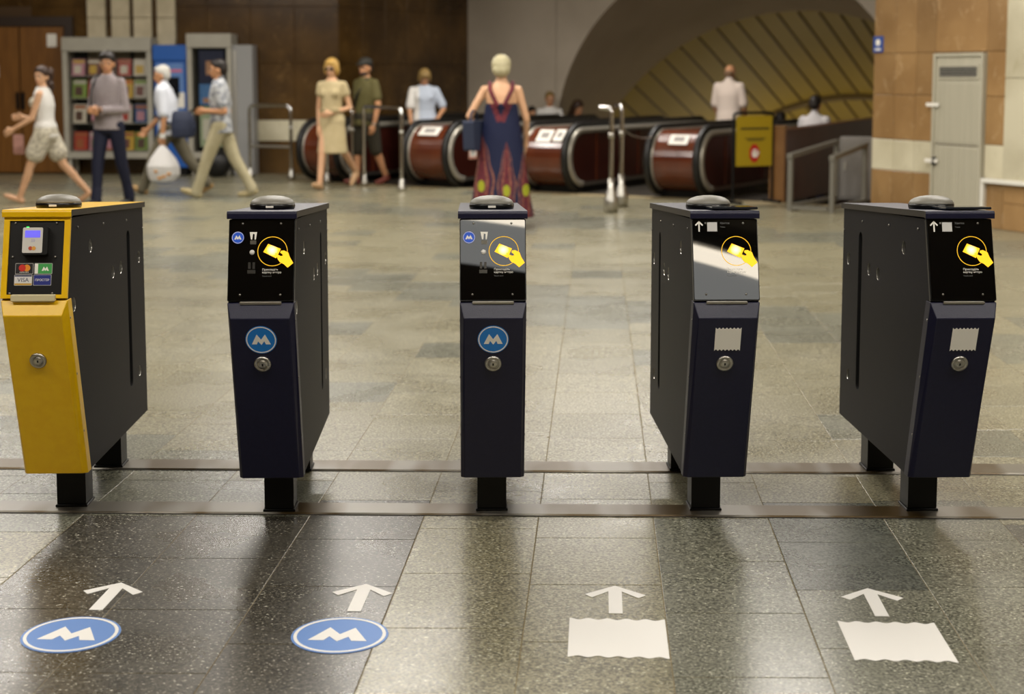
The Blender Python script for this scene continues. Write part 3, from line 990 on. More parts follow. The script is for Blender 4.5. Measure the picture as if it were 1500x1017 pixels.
# ring lamp behind the camera, mirrored in the glossy gate plates
rl = thing('ring_lamp', 'large curved glowing lamp arc under the ceiling behind the camera', 'lamp', (-1.97, -9.33, CEIL))
GLOWR = mat('ring glow', 'fff4e0', .5, emit=16, ecol='fff2dc')
GLOWI = mat('grey reflection glow', 'e8e8e4', .5, emit=3.2, ecol='e2e2de')
def arc_prism(prof, a0, a1, n=40):
    """sweep a closed (r, z) outline round the vertical axis from a0 to a1"""
    mb = MB(); m = len(prof); vs = []
    for k in range(n + 1):
        a = R(a0 + (a1 - a0) * k / n)
        vs += [(r * math.cos(a), r * math.sin(a), z) for r, z in prof]
    fs = [(k * m + j, k * m + (j + 1) % m, (k + 1) * m + (j + 1) % m, (k + 1) * m + j) for k in range(n) for j in range(m)]
    fs += [tuple(range(m)), tuple(range(n * m, n * m + m))]
    return mb.add(vs, fs)
arc_prism([(7.93, -.16), (8.11, -.16), (8.11, -.12), (7.93, -.12)], 53, 80).build('light_arc', GLOWR, rl)
arc_prism([(7.1, -.14), (7.91, -.14), (7.91, -.12), (7.1, -.12)], 53, 80).build('reflection_panel', GLOWI, rl)  # glow panel added to give the gate plates their grey reflection
arc_prism([(7.05, -.12), (8.16, -.12), (8.16, 0), (7.05, 0)], 52.5, 80.5).build('mount', GREYMET, rl)

# unseen lamps added below the sight line to brighten the tunnel vault
GLOBE = mat('opal globe', 'fff0cc', .5, emit=6, ecol='ffe9b8')
for i, (s_, t_, z_) in enumerate(((2.73, 11.5, -1.15), (6.2, 11.5, -1.15), (2.73, 17, -3.4), (6.2, 17, -3.4))):
    t = thing('tunnel_fill_lamp', 'added unseen globe lamp brightening the escalator tunnel, ' + ['upper left', 'upper right', 'lower left', 'lower right'][i], 'lamp', esc_pt(s_, t_, z_ - 1.2), -ESC_YAW, 'added tunnel fill lamps')
    MB().tube([(0, 0, 0), (0, 0, 1.06)], .03, 10).build('stem', STEEL, t)
    MB().lathe([(0, 0), (.08, 0), (.06, .05), (0, .06)], 16, (0, 0, 0)).build('base', STEEL, t)
    MB().ell((0, 0, 1.2), (.15, .15, .15)).build('globe', GLOBE, t)
    ld = bpy.data.lights.new('globe_fill_light', 'POINT'); ld.energy = 190; ld.shadow_soft_size = .16; ld.color = (1, .9, .66)
    lo = bpy.data.objects.new('globe_fill_light', ld); COL.objects.link(lo); lo.parent = t; lo.location = (0, 0, 1.2)

# ------------------------------------------------------------------ ticket gates
NAVY = mat('navy powder coat', '12122c', .40, 0, .4, '15152f', 90, 2, bump=.08, bscale=400)
CHAR = mat('charcoal powder coat', '15141b', .5, 0, .12, '18171d', 80, 2, bump=.08, bscale=400)
GYEL = mat('gate yellow', 'e6b400', .34, 0, .5, 'eabb08', 30, 2, bump=.05, bscale=300)
ACRYL = mat('black acrylic', '030304', .015, 0, .6)
BEZEL = mat('black bezel', '08080a', .3)
DOMEM = mat('dark grey dome', '7f7c72', .45, 0, .5)
LIP = mat('hole lip steel', 'b5b2aa', .3, .9)
HOLE = mat('hole black', '050505', .8)
SCREW = mat('screw steel', '8f8b84', .35, .9)
PRINT_Y = mat('lit yellow print', 'f2b81c', .5, emit=.75, ecol='ffc31e')
PRINT_YR = mat('yellow ring print', 'e8b21a', .5, emit=.45, ecol='f5bd1e')
PRINT_G = mat('grey print text', '6a6a68', .6)
METROB = mat('metro blue', '1b7bd0', .35)
METROB2 = mat('plate metro blue', '1a4fc0', .4, emit=.15, ecol='1a4fc0')
def glow_mat():
    """backlit card symbol: hot white LED spot falling off to yellow"""
    m = bpy.data.materials.new('backlit card'); m.use_nodes = True
    nt = m.node_tree; N = nt.nodes; b = N['Principled BSDF']
    b.inputs['Base Color'].default_value = lin('f2b81c') + (1,)
    tc = N.new('ShaderNodeTexCoord')
    ln = N.new('ShaderNodeVectorMath'); ln.operation = 'LENGTH'
    nt.links.new(tc.outputs['Object'], ln.inputs[0])
    r = N.new('ShaderNodeValToRGB'); e = r.color_ramp.elements
    mr = N.new('ShaderNodeMapRange'); mr.inputs[2].default_value = .024
    nt.links.new(ln.outputs['Value'], mr.inputs[0]); nt.links.new(mr.outputs[0], r.inputs[0])
    e[0].position = .18; e[0].color = (1.3, 1.15, .75, 1)
    e[1].position = .75; e[1].color = lin('f0b010') + (1,)
    nt.links.new(r.outputs[0], b.inputs['Emission Color']); b.inputs['Emission Strength'].default_value = 1.0
    return m
GLOWC = glow_mat()

def plane_frame(a, b):
    """a top, b bottom in (y,z); returns matrix with x right, y up the plane, z outward, origin in the middle"""
    v = Vector((0, a[0] - b[0], a[1] - b[1])); L = v.length; v.normalize()
    u = Vector((1, 0, 0)); n = u.cross(v)
    M = Matrix((u, v, n)).transposed().to_4x4()
    M.translation = Vector((0, (a[0] + b[0]) / 2, (a[1] + b[1]) / 2))
    return M, L
BODY = [(-.274, .992), (-.338, .752), (-.334, .735), (-.158, .166), (.722, .166), (.716, .945)]
def body_mesh():
    t = obj('tmp_body', MB().prism(BODY, 'x', -.098, .098).mesh('body', [CHAR, LIP, HOLE]))
    c = MB()
    def hole(y, z, r, s):
        a, b = sorted((s * .084, s * .12))
        c.prism([(y + r * math.cos(2 * PI * k / 24), z + r * math.sin(2 * PI * k / 24)) for k in range(24)], 'x', a, b, 1, 2)
    for s in (-1, 1):
        for y, z, r in ((-.05, .88, .021), (.24, .757, .021), (.355, .758, .021), (.636, .761, .021), (.61, .34, .019)):
            hole(y, z, r, s)
        pts = [(.475 + .022 * math.cos(PI * k / 10), .853 + .022 * math.sin(PI * k / 10)) for k in range(11)]
        pts += [(.475 - .022 * math.cos(PI * k / 10), .332 - .022 * math.sin(PI * k / 10)) for k in range(11)]
        a, b = sorted((s * .07, s * .12))
        c.prism(pts, 'x', a, b, 2, 2)
    hole(-.266, .722, .022, 1)
    co = obj('tmp_cut', c.mesh('cut', [CHAR, LIP, HOLE]))
    m = t.modifiers.new('b', 'BOOLEAN'); m.operation = 'DIFFERENCE'; m.object = co; m.solver = 'EXACT'
    bv = t.modifiers.new('bev', 'BEVEL'); bv.width = .002; bv.segments = 2; bv.limit_method = 'ANGLE'; bv.angle_limit = R(50)
    dg = bpy.context.evaluated_depsgraph_get()
    me = bpy.data.meshes.new_from_object(t.evaluated_get(dg)); me.name = 'body'
    bpy.data.objects.remove(t); bpy.data.objects.remove(co)
    return me
GB = body_mesh()
PM, PL = plane_frame((-.279, .990), (-.345, .756))
DM, DL = plane_frame((-.372, .703), (-.186, .168))
PWID = .194
def pf(fx, fy): return ((fx - .5) * PWID, (.5 - fy) * PL)
def zz(x, y): return pf((x - 78) / 556, (y - 240) / 710)

def rounded(w_, h_, r=.004, n=4, cx=0, cy=0):
    p = []
    for sx, sy, a in ((1, 1, 0), (-1, 1, 90), (-1, -1, 180), (1, -1, 270)):
        for k in range(n + 1):
            t = R(a + 90 * k / n)
            p.append((cx + sx * (w_ / 2 - r) + r * math.cos(t), cy + sy * (h_ / 2 - r) + r * math.sin(t)))
    return p

def door_mesh(m):
    b = MB()
    W, I = .1, .012
    vs = [(-W, -.345, .748), (W, -.345, .748), (W, -.162, .164), (-W, -.162, .164),
          (-W + I, -.372, .703), (W - I, -.372, .703), (W - I, -.186, .168), (-W + I, -.186, .168),
          (-W, -.30, .748), (W, -.30, .748), (W, -.12, .164), (-W, -.12, .164)]
    b.add(vs, [(4, 5, 6, 7), (0, 1, 5, 4), (1, 2, 6, 5), (2, 3, 7, 6), (3, 0, 4, 7), (0, 8, 9, 1), (1, 9, 10, 2), (2, 10, 11, 3), (3, 11, 8, 0), (8, 11, 10, 9)])
    return bake(b, [('BEVEL', dict(width=.0025, segments=2, limit_method='ANGLE', angle_limit=R(20)))], 'door', [m])

def cap_mesh(m):
    b = MB().prism([(-.292, .994), (-.292, 1.012), (-.286, 1.018), (.728, .957), (.728, .938), (.72, .938), (-.275, .998)], 'x', -.105, .105)
    return bake(b, [('BEVEL', dict(width=.003, segments=2, limit_method='ANGLE', angle_limit=R(30)))], 'top_cap', [m])

def on_plane(parent, name, mb, mats, u, v, h=0):
    return mb.build(name, mats, parent, Matrix.Translation((u, v, h)))

def card_icon(fp_):
    """yellow ring, backlit card, hand and the two printed lines"""
    cu, cv = zz(450, 520)
    r = MB(); ring_mesh(r, 0, 0, .0432, .0452, .0032, .0038, 0, 48)
    on_plane(fp_, 'ring_symbol', r, PRINT_YR, cu, cv)
    gc = zz(447, 510)
    pts = [zz(*q) for q in ((412, 453), (521, 498), (482, 582), (370, 525))]
    MB().prism([(x - gc[0], y - gc[1]) for x, y in pts], 'z', .0032, .0037).build('card_symbol', GLOWC, fp_, Matrix.Translation((gc[0], gc[1], 0)))
    hand = [(522, 515), (548, 512), (586, 532), (600, 572), (630, 624), (582, 665), (548, 634), (514, 616), (496, 590), (484, 556), (470, 540),
            (478, 532), (500, 552), (520, 562), (538, 560), (536, 546), (516, 532)]
    MB().prism([zz(*q) for q in hand], 'z', .0034, .0040).build('hand_symbol', PRINT_Y, fp_)
    for s, y in (('Прикладіть', 690), ('картку метро', 715)):
        u, v = zz(364, y)
        text_obj('printed_line', s, .0088, WHITE, fp_, Matrix.Translation((u, v, .0033)))
    u, v = zz(364, 745)
    text_obj('printed_line', 'Touch card', .006, PRINT_G, fp_, Matrix.Translation((u, v, .0033)))

def faceplate(gate, tilt=0):
    Mx = PM @ Matrix.Rotation(R(tilt), 4, 'X')
    MB().prism(rounded(.2, PL + .006, .004), 'z', -.012, -.001).build('plate_bezel', BEZEL, gate, PM)
    return MB().prism(rounded(PWID, PL, .004), 'z', -.001, .003).build('faceplate', ACRYL, gate, Mx)

def plate_screws(fp_, pts):
    for x, y in pts:
        u, v = pf(x, y)
        on_plane(fp_, 'screw', MB().lathe([(0, 0), (.0035, 0), (.003, .002), (0, .0022)], 14), SCREW, u, v, .003)

GATES = [(-1.4557, 4.8052, 'bank'), (-.761, 4.751, 'token'), (-.066, 4.759, 'token'), (.6346, 4.7625, 'qr'), (1.3432, 4.7586, 'qr')]
GLAB = ['yellow-fronted ticket gate with a bank card reader, leftmost in the row',
        'navy ticket gate with a blue metro badge, beside the yellow-fronted gate',
        'navy ticket gate with a blue metro badge, middle gate of the row',
        'navy ticket gate with a ticket sticker, between the middle and rightmost gates',
        'navy ticket gate with a ticket sticker, rightmost in the row']
TILT = [0, 0, 0, 0, 0]
BODYM = GB
DOOR_N, DOOR_Y = door_mesh(NAVY), door_mesh(GYEL)
CAP_N, CAP_Y = cap_mesh(NAVY), cap_mesh(GYEL)
CAPE = mat('worn cap edge', '2a241c', .5)
for q in (CAP_N, CAP_Y):
    q.materials.append(CAPE)
    for f_ in q.polygons:
        if abs(f_.normal.x) > .8: f_.material_index = 1
LEG = MB().bbox(-.0475, .0475, 0, .09, .012, .18).mesh('leg', BLACKP)
FOOTP = MB().bbox(-.052, .052, -.004, .094, .005, .014, .002).mesh('foot_plate', BLACKP)
DOME = MB().lathe([(0, .008), (.0695, .008), (.0695, .014), (.064, .022), (.053, .029), (.036, .0345), (.014, .0372), (0, .0376)], 36).mesh('beacon_dome', DOMEM)
DOMEB = MB().lathe([(0, -.006), (.068, -.006), (.071, 0), (.071, .009), (.068, .012), (0, .012)], 36).mesh('dome_rim', BEZEL)
LOCKM = MB().lathe([(0, 0), (.0255, 0), (.0255, .006), (.022, .008), (.0185, .0082), (.0175, .006), (.015, .006), (.0145, .0085), (.006, .009), (0, .009)], 32).mesh('lock_ring', STEEL)
KEYM = MB().bbox(-.0022, .0022, -.004, .004, .0085, .0098, .0003).mesh('keyhole', HOLE)
for (gx, gy, kind), lab, tilt in zip(GATES, GLAB, TILT):
    g = thing('ticket_gate', lab, 'ticket gate', (gx, gy, 0), R(1.5688), 'row of ticket gates')
    yel = kind == 'bank'
    obj('body', BODYM, g)
    obj('door', DOOR_Y if yel else DOOR_N, g)
    obj('top_cap', CAP_Y if yel else CAP_N, g)
    for y in (0, .5):
        lg = obj('leg', LEG, g, None, (0, y, 0))
        obj('foot_plate', FOOTP, lg)
    obj('beacon_dome', DOME, g, Matrix.Translation((0 if kind != 'qr' else -.012, -.045, 1.009)) @ Matrix.Rotation(R(-3.4), 4, 'X'))
    obj('dome_rim', DOMEB, [c for c in g.children if c.name.startswith('beacon_dome')][0])
    MB().bbox(-.012, .012, -.117, -.112, 1.012, 1.019, .001).build('dome_led', WHITE, g)
    # lock
    lk = obj('lock_ring', LOCKM, g, DM @ Matrix.Translation((0, .131, 0)))
    obj('keyhole', KEYM, lk)
    # strip under the plate
    MB().bbox(-.062, .062, -.352, -.338, .742, .752, .002).build('hinge_strip', STEEL if not yel else mat('cream hinge strip', 'c9bf9c', .5), g)
    # little screws on the sides
    for sx in (-1, 1):
        for y, z in ((-.2, .955), (.12, .935), (.45, .915), (-.318, .69), (-.262, .505), (-.2, .31), (.705, .86)):
            MB().lathe([(0, 0), (.0045, 0), (.0035, .003), (0, .0035)], 10, (0, 0, 0), 0, 'x').build('side_screw', SCREW, g, Matrix.Translation((sx * .098, y, z)) @ Matrix.Scale(sx, 4, (1, 0, 0)))
    MB().bbox(-.02, .02, .60, .64, .145, .168).build('cable_gland', BLACKP, g)
    if kind == 'bank':
        # yellow surround with the recessed black panel
        fr = MB()
        o_, i_ = (.1, PL / 2 + .003), (.083, PL / 2 - .008)
        vs = []
        for h in (-.006, .006):
            for a, b in (o_, i_):
                vs += [(-a, -b, h), (a, -b, h), (a, b, h), (-a, b, h)]
        fs = []
        for k in range(4):
            j = (k + 1) % 4
            fs += [(8 + k, 8 + j, 12 + j, 12 + k), (k, j, 8 + j, 8 + k), (4 + k, 4 + j, 12 + j, 12 + k), (k, j, 4 + j, 4 + k)]
        fr.add(vs, fs).build('plate_frame', GYEL, g, PM)
        fp_ = MB().prism(rounded(.172, PL - .012, .002), 'z', -.006, .001).build('faceplate', mat('matt black panel', '0c0b0a', .4), g, PM)
        plate_screws(fp_, ((.16, .06), (.80, .06), (.14, .49), (.80, .49), (.12, .95), (.78, .95)))
        def bz(x, y):     # pixels of the close-up -> plate plane
            return ((x - 345) / 556 * .2, (602 - y) / 712 * PL)
        u, v = bz(345, 455)
        rd = MB().prism(rounded(.078, .088, .006), 'z', .001, .024).build('card_reader', mat('reader black', '141414', .35), g, PM @ Matrix.Translation((u, v, 0)))
        MB().prism(rounded(.060, .078, .004, cx=-.006), 'z', .024, .0255).build('reader_face', mat('reader silver', 'd0ccc4', .4), rd)
        MB().prism(rounded(.046, .022, .002, cx=-.006, cy=.019), 'z', .0255, .0262).build('display', mat('reader display', '5a55c8', .4, emit=.7, ecol='6a62e0'), rd)
        e = MB(); e.prism(circle_pts(-.011, -.025, .0062, 20), 'z', .0255, .0262, 0); e.prism(circle_pts(-.001, -.025, .0062, 20), 'z', .0256, .0263, 1)
        e.build('card_emblem', [mat('emblem red', 'b8472c', .5), mat('emblem orange', 'd99a3c', .5)], rd)
        w_ = MB()
        for k in range(3): w_.prism([(-.010 + k * .004, -.006), (-.008 + k * .004, -.003), (-.008 + k * .004, .001), (-.010 + k * .004, .004), (-.009 + k * .004, .004), (-.0068 + k * .004, .001), (-.0068 + k * .004, -.003), (-.009 + k * .004, -.006)], 'z', .0255, .026)
        w_.build('wave_mark', mat('pale violet print', '9a98c0', .5), rd)
        MB().prism(rounded(.008, .003, .001, cx=-.022, cy=.0405), 'z', .024, .0252).build('status_light', mat('green led', '30d050', .4, emit=2), rd)
        # four stickers
        def sticker(x, y, base, name_):
            u, v = bz(x, y)
            p = MB().prism(rounded(.054, .033, .002), 'z', .001, .0017).build('sticker', mat('sticker rim', 'b9b6b0', .5), g, PM @ Matrix.Translation((u, v, 0)))
            MB().prism(rounded(.0515, .0305, .0015), 'z', .0017, .0019).build('sticker_ground', base, p)
            tag(p, name_)
            return p
        I = Matrix.Translation
        p = sticker(252, 700, mat('sticker black', '181516', .5), 'black sticker with red and orange circles')
        e = MB(); e.prism(circle_pts(-.006, .002, .0105, 28), 'z', .0019, .0022, 0); e.prism(circle_pts(.0075, .002, .0105, 28), 'z', .0019, .0021, 1)
        e.build('circles', [mat('emblem red 2', 'c8281c', .5), mat('emblem amber', 'e08a1c', .5)], p)
        text_obj('sticker_text', 'mastercard', .006, WHITE, p, I((0, -.0125, .0021)), align='C')
        p = sticker(412, 700, mat('sticker green', '3e9a4a', .5), 'green sticker with a white metro M')
        MB().prism([(-.0255, -.015), (-.016, -.015), (-.016, .015), (-.0255, .015)], 'z', .0019, .0022).build('white_bar', WHITE, p)
        MB().prism([(x * .02 + .006, y * .02 - .001) for x, y in M_LOGO], 'z', .0019, .0022).build('metro_letter', WHITE, p)
        p = sticker(247, 803, mat('sticker pale', 'd8d6d2', .5), 'pale sticker reading VISA')
        MB().box(-.0255, .0255, -.015, -.010, .0019, .0021).build('gold_bar', mat('gold print', 'c99a2c', .5), p)
        MB().box(-.0255, .0255, .011, .015, .0019, .0021).build('blue_bar', mat('navy print', '1a2250', .5), p)
        text_obj('sticker_text', 'VISA', .0175, mat('visa navy', '20264c', .5), p, Matrix.Translation((0, -.0055, .0021)), align='C')
        p = sticker(407, 803, mat('sticker navy', '1d2a7c', .5), 'navy sticker reading PROSTIR in Cyrillic')
        text_obj('sticker_text', 'ПРОСТІР', .0095, WHITE, p, I((0, -.003, .0021)), align='C')
        MB().bbox(-.066, .066, -.362, -.345, .746, .766, .002).build('label_strip', mat('cream label', 'd5c9a2', .6), g)
        MB().bbox(-.035, .035, -.075, .0, 1.033, 1.0375, .001).build('dome_highlight', PAPER, g)  # lamp highlight on the dome, put in as a thin white box
    else:
        fp_ = faceplate(g, tilt)
        card_icon(fp_)
        plate_screws(fp_, ((.2, .045), (.79, .045), (.18, .935), (.80, .935)))
        if kind == 'token':
            u, v = zz(150, 397)
            on_plane(fp_, 'metro_badge', badge(.0185, .0004), [METROB2, WHITE], u, v, .003)
            u, v = zz(282, 380)
            c = MB().prism([(-.011, .011), (.011, .011), (.008, -.012), (.004, -.012), (.004, .004), (-.001, .006), (-.003, -.012), (-.007, -.012)], 'z', .003, .0037)
            on_plane(fp_, 'coin_symbol', c, WHITE, u, v)
            c = MB().prism(rounded(.018, .012, .002), 'z', .003, .0045)
            on_plane(fp_, 'coin_slot', c, mat('slot steel', '6d6a62', .35, .8), u, zz(0, 440)[1])
            u, v = zz(275, 528)
            on_plane(fp_, 'button', MB().lathe([(0, 0), (.0078, 0), (.0072, .003), (0, .0036)], 24), mat('white button', 'dcdad4', .3), u, v, .003)
            u, v = zz(272, 670)
            c = MB().box(-.010, -.003, -.002, .018, .003, .005).box(.003, .010, -.002, .018, .003, .005).box(-.012, .012, -.016, -.005, .003, .0045)
            on_plane(fp_, 'return_slot', c, mat('slot dark steel', '4a4844', .35, .8), u, v)
            bd = badge(.047).build('metro_badge', [METROB, WHITE], g, DM @ Matrix.Translation((0, .213, .0005)))
        else:
            # arrow, small ticket and caption along the top
            u, v = pf(.10, .085)
            a = MB().prism([(-.0022, -.016), (.0022, -.016), (.0022, .009), (.0095, .0015), (.0125, .0045), (0, .0175), (-.0125, .0045), (-.0095, .0015), (-.0022, .009)], 'z', .003, .0036)
            on_plane(fp_, 'arrow_symbol', a, WHITE, u, v)
            u, v = pf(.305, .09)
            on_plane(fp_, 'ticket_symbol', MB().prism(ticket_pts(.030, .028), 'z', .003, .0036), mat('ticket grey', 'c6c4c0', .6), u, v)
            u, v = pf(.43, .055)
            text_obj('printed_line', 'Квиток', .0085, PRINT_G, fp_, Matrix.Translation((u, v, .003)))
            text_obj('printed_line', 'Ticket', .006, PRINT_G, fp_, Matrix.Translation((u, v - .011, .003)))
            MB().prism(ticket_pts(.078, .074, 7), 'z', 0, .0008).build('ticket_sticker', WHITE, g, DM @ Matrix.Translation((.004, .213, .0005)))
            MB().bbox(-.07, .07, -.262, -.10, 1.014, 1.0215, .002).build('scan_window', mat('scan glass', '20242a', .08, 0, .6), g, Matrix.Translation((.035, 0, 0)) @ Matrix.Translation((0, -.16, 1.015)) @ Matrix.Rotation(R(-3.4), 4, 'X') @ Matrix.Translation((0, .16, -1.015)))

# ------------------------------------------------------------------ stickers on the floor
FBLUE = mat('floor sticker blue', '5d87c8', .5)
FWHITE = mat('floor sticker white', 'e9e7e2', .55)
def floor_m(x, y, yaw=3.29): return Matrix.Translation((x, y, .0003)) @ Matrix.Rotation(R(-yaw), 4, 'Z')
ARW = [(-.0185, -.108), (.0185, -.108), (.0185, .062), (.0635, .012), (.084, .036), (0, .108), (-.084, .036), (-.0635, .012), (-.0185, .062)]
LANEW = ['in front of the yellow-fronted gate', 'in front of the second and middle gates', 'between the middle gate and its right neighbour', 'in front of the rightmost gate']
for i, (x, y) in enumerate(((-1.108, 3.968), (-.416, 3.957), (.282, 3.941), (.985, 3.921))):
    tag(MB().prism(ARW, 'z', 0, .0012).build('floor_arrow', FWHITE, None, floor_m(x, y)), 'white arrow on the floor ' + ['above the blue badge farthest left', 'above the second blue badge from the left', 'above the ticket sticker nearer the middle', 'above the ticket sticker farthest right'][i], 'floor arrow', 'arrows on the floor')
for i, (x, y) in enumerate(((-1.128, 3.685), (-.44, 3.68))):
    tag(badge(.124, .0012).build('floor_badge', [FBLUE, FWHITE], None, floor_m(x, y)), 'round blue metro sticker on the floor, ' + ('leftmost' if i == 0 else 'right one') + ' of the two', 'floor sticker', 'blue stickers on the floor')
for i, (x, y) in enumerate(((.269, 3.662), (.97, 3.639))):
    tag(MB().prism(ticket_pts(.25, .255, 5, .022), 'z', 0, .0012).build('floor_ticket', FWHITE, None, floor_m(x, y)), 'white wavy-edged ticket sticker on the floor, ' + ('left' if i == 0 else 'right') + ' of the two', 'floor sticker', 'white ticket stickers on the floor')

# ------------------------------------------------------------------ people
SKIN = mat('skin', 'c79a76', .5, 0, .4, 'cfa380', 12)
SKIN2 = mat('tanned skin', 'b9855f', .5, 0, .4, 'c08d66', 12)
EYEW = mat('eye white', 'd8d2c8', .3)
EYED = mat('eye dark', '1d1510', .3)
LIPS = mat('lips', '9c5a4c', .5)
BROW = mat('brow', '3a2a1c', .8)

def rx(p, ang, o):
    """pitch point p forward (about the x axis) around o"""
    v = p - o; c, s = math.cos(ang), math.sin(ang)
    return o + Vector((v.x, v.y * c + v.z * s, -v.y * s + v.z * c))

def skin_mesh(mb, name, m, voxel=.0095, it=3):
    return bake(mb, [('REMESH', dict(mode='VOXEL', voxel_size=voxel, use_smooth_shade=True)), ('SMOOTH', dict(factor=.5, iterations=it))], name, [m])

class Person:
    """local frame: faces +Y, x to the figure's right... metres; built from joints"""
    def __init__(s, label, x, y, face, h, skin=SKIN, z=0.0, build=1.0, female=False, lean=0, head=(0, 0), legs=((0, 0), (0, 0)), arms=((0, 8, 10, 0), (0, 8, 10, 0)), twist=0):
        s.h = h; k = h / 1.75; s.k = k; s.female = female; s.skin = skin
        s.bw = build
        hipz = .525 * h
        # legs: (thigh pitch fwd, knee bend) right, left
        s.legs = []
        low = 9
        for sd, (tp, kb) in zip((1, -1), legs):
            hip = Vector((sd * .088 * k, 0, hipz))
            a = R(tp); kn = hip + Vector((sd * .005, math.sin(a), -math.cos(a))) * .245 * h
            b = R(tp - kb); an = kn + Vector((0, math.sin(b), -math.cos(b))) * .238 * h
            s.legs.append([hip, kn, an, b])
            low = min(low, an.z - max(0, -math.sin(b)) * 0)
        dz = .042 * h - low
        for L in s.legs:
            for i in range(3): L[i] = L[i] + Vector((0, 0, dz))
        s.pel = Vector((0, 0, hipz + dz))
        s.dz = dz
        s.lean = R(lean)
        s.face = face
        s.arms = []
        for sd, (ap, ab, eb, inn) in zip((1, -1), arms):
            sh = s.T(Vector((sd * .165 * k * build, -.01, .795 * h)))
            a, b = R(ap), R(ab)
            el = sh + Vector((sd * math.sin(b), math.sin(a) * math.cos(b), -math.cos(a) * math.cos(b))) * .175 * h
            a2, c = R(ap + eb), R(inn)
            wr_d = Vector((-sd * math.sin(c), math.sin(a2) * math.cos(c), -math.cos(a2) * math.cos(c)))
            wr = el + wr_d * .148 * h
            s.arms.append([sh, el, wr, wr_d, sd])
        # head
        s.hy, s.hp = R(head[0]), R(head[1])
        s.neck = s.T(Vector((0, .0, .855 * h)))
        s.root = None
        s.loc = (x, y, z); s.label = label
        s.make_body()
    def T(s, p):
        """upper-body lean"""
        return rx(p + Vector((0, 0, s.dz)), s.lean, s.pel)
    def HD(s, p):
        """head-local point (origin at the top of the neck, +Y forward) to figure space"""
        p = Vector(p) * s.k
        c, q = math.cos(-s.hp), math.sin(-s.hp)
        p = Vector((p.x, p.y * c - p.z * q, p.y * q + p.z * c))
        p = Matrix.Rotation(s.hy, 3, 'Z') @ p
        return s.neck + p
    def hm(s):
        return Matrix.Rotation(s.hy, 3, 'Z') @ Matrix.Rotation(-s.hp, 3, 'X')
    def torso(s, mb, g=0.0, z0=.475, z1=.84):
        h, k, b = s.h, s.k, s.bw
        f = s.female
        rs = [(.475, .135, .10), (.50, .165 if f else .158, .112), (.53, .172 if f else .160, .115), (.57, .158 if f else .155, .108), (.62, .130 if f else .150, .095 if f else .105),
              (.67, .138 if f else .158, .10 if f else .108), (.72, .150 if f else .170, .115 if f else .115), (.76, .155 if f else .178, .105), (.79, .160 if f else .172, .09), (.81, .132 if f else .140, .08),
              (.828, .092, .07), (.845, .062, .06), (.862, .05, .052)]
        out = []
        for z, a, c in rs:
            if z < z0 - 1e-6 or z > z1 + .03: continue
            p = s.T(Vector((0, 0, z * h)))
            out.append((p.x, p.y, p.z, a * k * b + g, c * k * b + g))
        mb.rings(out)
        if f and z0 < .7:
            for sd in (-1, 1):
                p = s.T(Vector((sd * .07 * k, .075 * k, .735 * h)))
                mb.ell(p, (.06 * k + g, .05 * k + g, .055 * k + g))
    def leg(s, mb, i, g=0.0, upto=2.0, g2=None):
        hip, kn, an, b = s.legs[i]; k = s.k * s.bw
        r = (.085 * k, .054 * k, .037 * k)
        g2 = g if g2 is None else g2
        if upto <= 1:
            e = hip.lerp(kn, upto)
            mb.cap(hip, e, r[0] + g, r[0] + (r[1] - r[0]) * upto + g2)
        else:
            mb.cap(hip, kn, r[0] + g, r[1] + g)
            u = upto - 1
            cf = kn.lerp(an, .3)
            mb.cap(kn, an if u >= 1 else kn.lerp(an, u), r[1] + g, r[2] + (0 if u >= 1 else .01) + g2)
            if g < .012:
                ax_ = (an - kn).normalized(); cb = Vector((0, 1, 0)); cb = (cb - ax_ * cb.dot(ax_)).normalized() * (-.012 * k)
                mb.cap(kn.lerp(an, .2) + cb, kn.lerp(an, .45) + cb, .047 * k + g, .043 * k + g)
    def foot(s, mb, i, g=0.0, r=.034):
        hip, kn, an, b = s.legs[i]; k = s.k
        # toe direction follows the shank for a lifted heel
        t = max(-.9, min(.35, b))
        d = Vector((0, math.cos(t * .9), math.sin(t * .9)))
        heel = an + Vector((0, -.03 * k, -.042 * k + .005))
        ball = heel + d * .15 * k; toe = heel + d * .215 * k
        fl = .030
        for p in (heel, ball, toe):
            if p.z < fl: p.z = fl
        mb.cap(an, heel, .033 * k + g, r * k + g * .7); mb.cap(heel, ball, r * k + g * .7, .037 * k + g * .7); mb.cap(ball, toe, .037 * k + g * .6, .024 * k + g * .6)
    def arm(s, mb, i, g=0.0, upto=2.0, g2=None):
        sh, el, wr, d, sd = s.arms[i]; k = s.k * s.bw
        r = (.050 * k, .039 * k, .027 * k)
        g2 = g if g2 is None else g2
        if s.female: r = tuple(q * .88 for q in r)
        if upto <= 1:
            mb.cap(sh, sh.lerp(el, upto), r[0] + g, r[0] + (r[1] - r[0]) * upto + g2)
        else:
            mb.cap(sh, el, r[0] + g, r[1] + g)
            u = min(upto - 1, 1)
            mb.cap(el, el.lerp(wr, u), r[1] + g, r[1] + (r[2] - r[1]) * u + g2)
        t = s.T(Vector((sd * .07 * k, 0, .80 * s.h)))
        mb.cap(t, sh, .05 * k + g * .6, r[0] * .98 + g * .7)
    def hand(s, mb, i, curl=.6):
        sh, el, wr, d, sd = s.arms[i]; k = s.k
        side = d.cross(Vector((-sd, 0, 0.0)) if abs(d.x) < .8 else Vector((0, 0, 1)))
        n = Vector((-sd, 0, 0)) - d * d.dot(Vector((-sd, 0, 0)))        # palm faces the body
        n.normalize(); side = d.cross(n).normalized()
        mb.cap(wr, wr + d * .03 * k, .026 * k, .028 * k)
        pc = wr + d * .055 * k
        for q in (-.5, 0, .5):
            mb.cap(wr + d * .02 * k + side * q * .035 * k, wr + d * .085 * k + side * q * .055 * k, .016 * k, .015 * k)
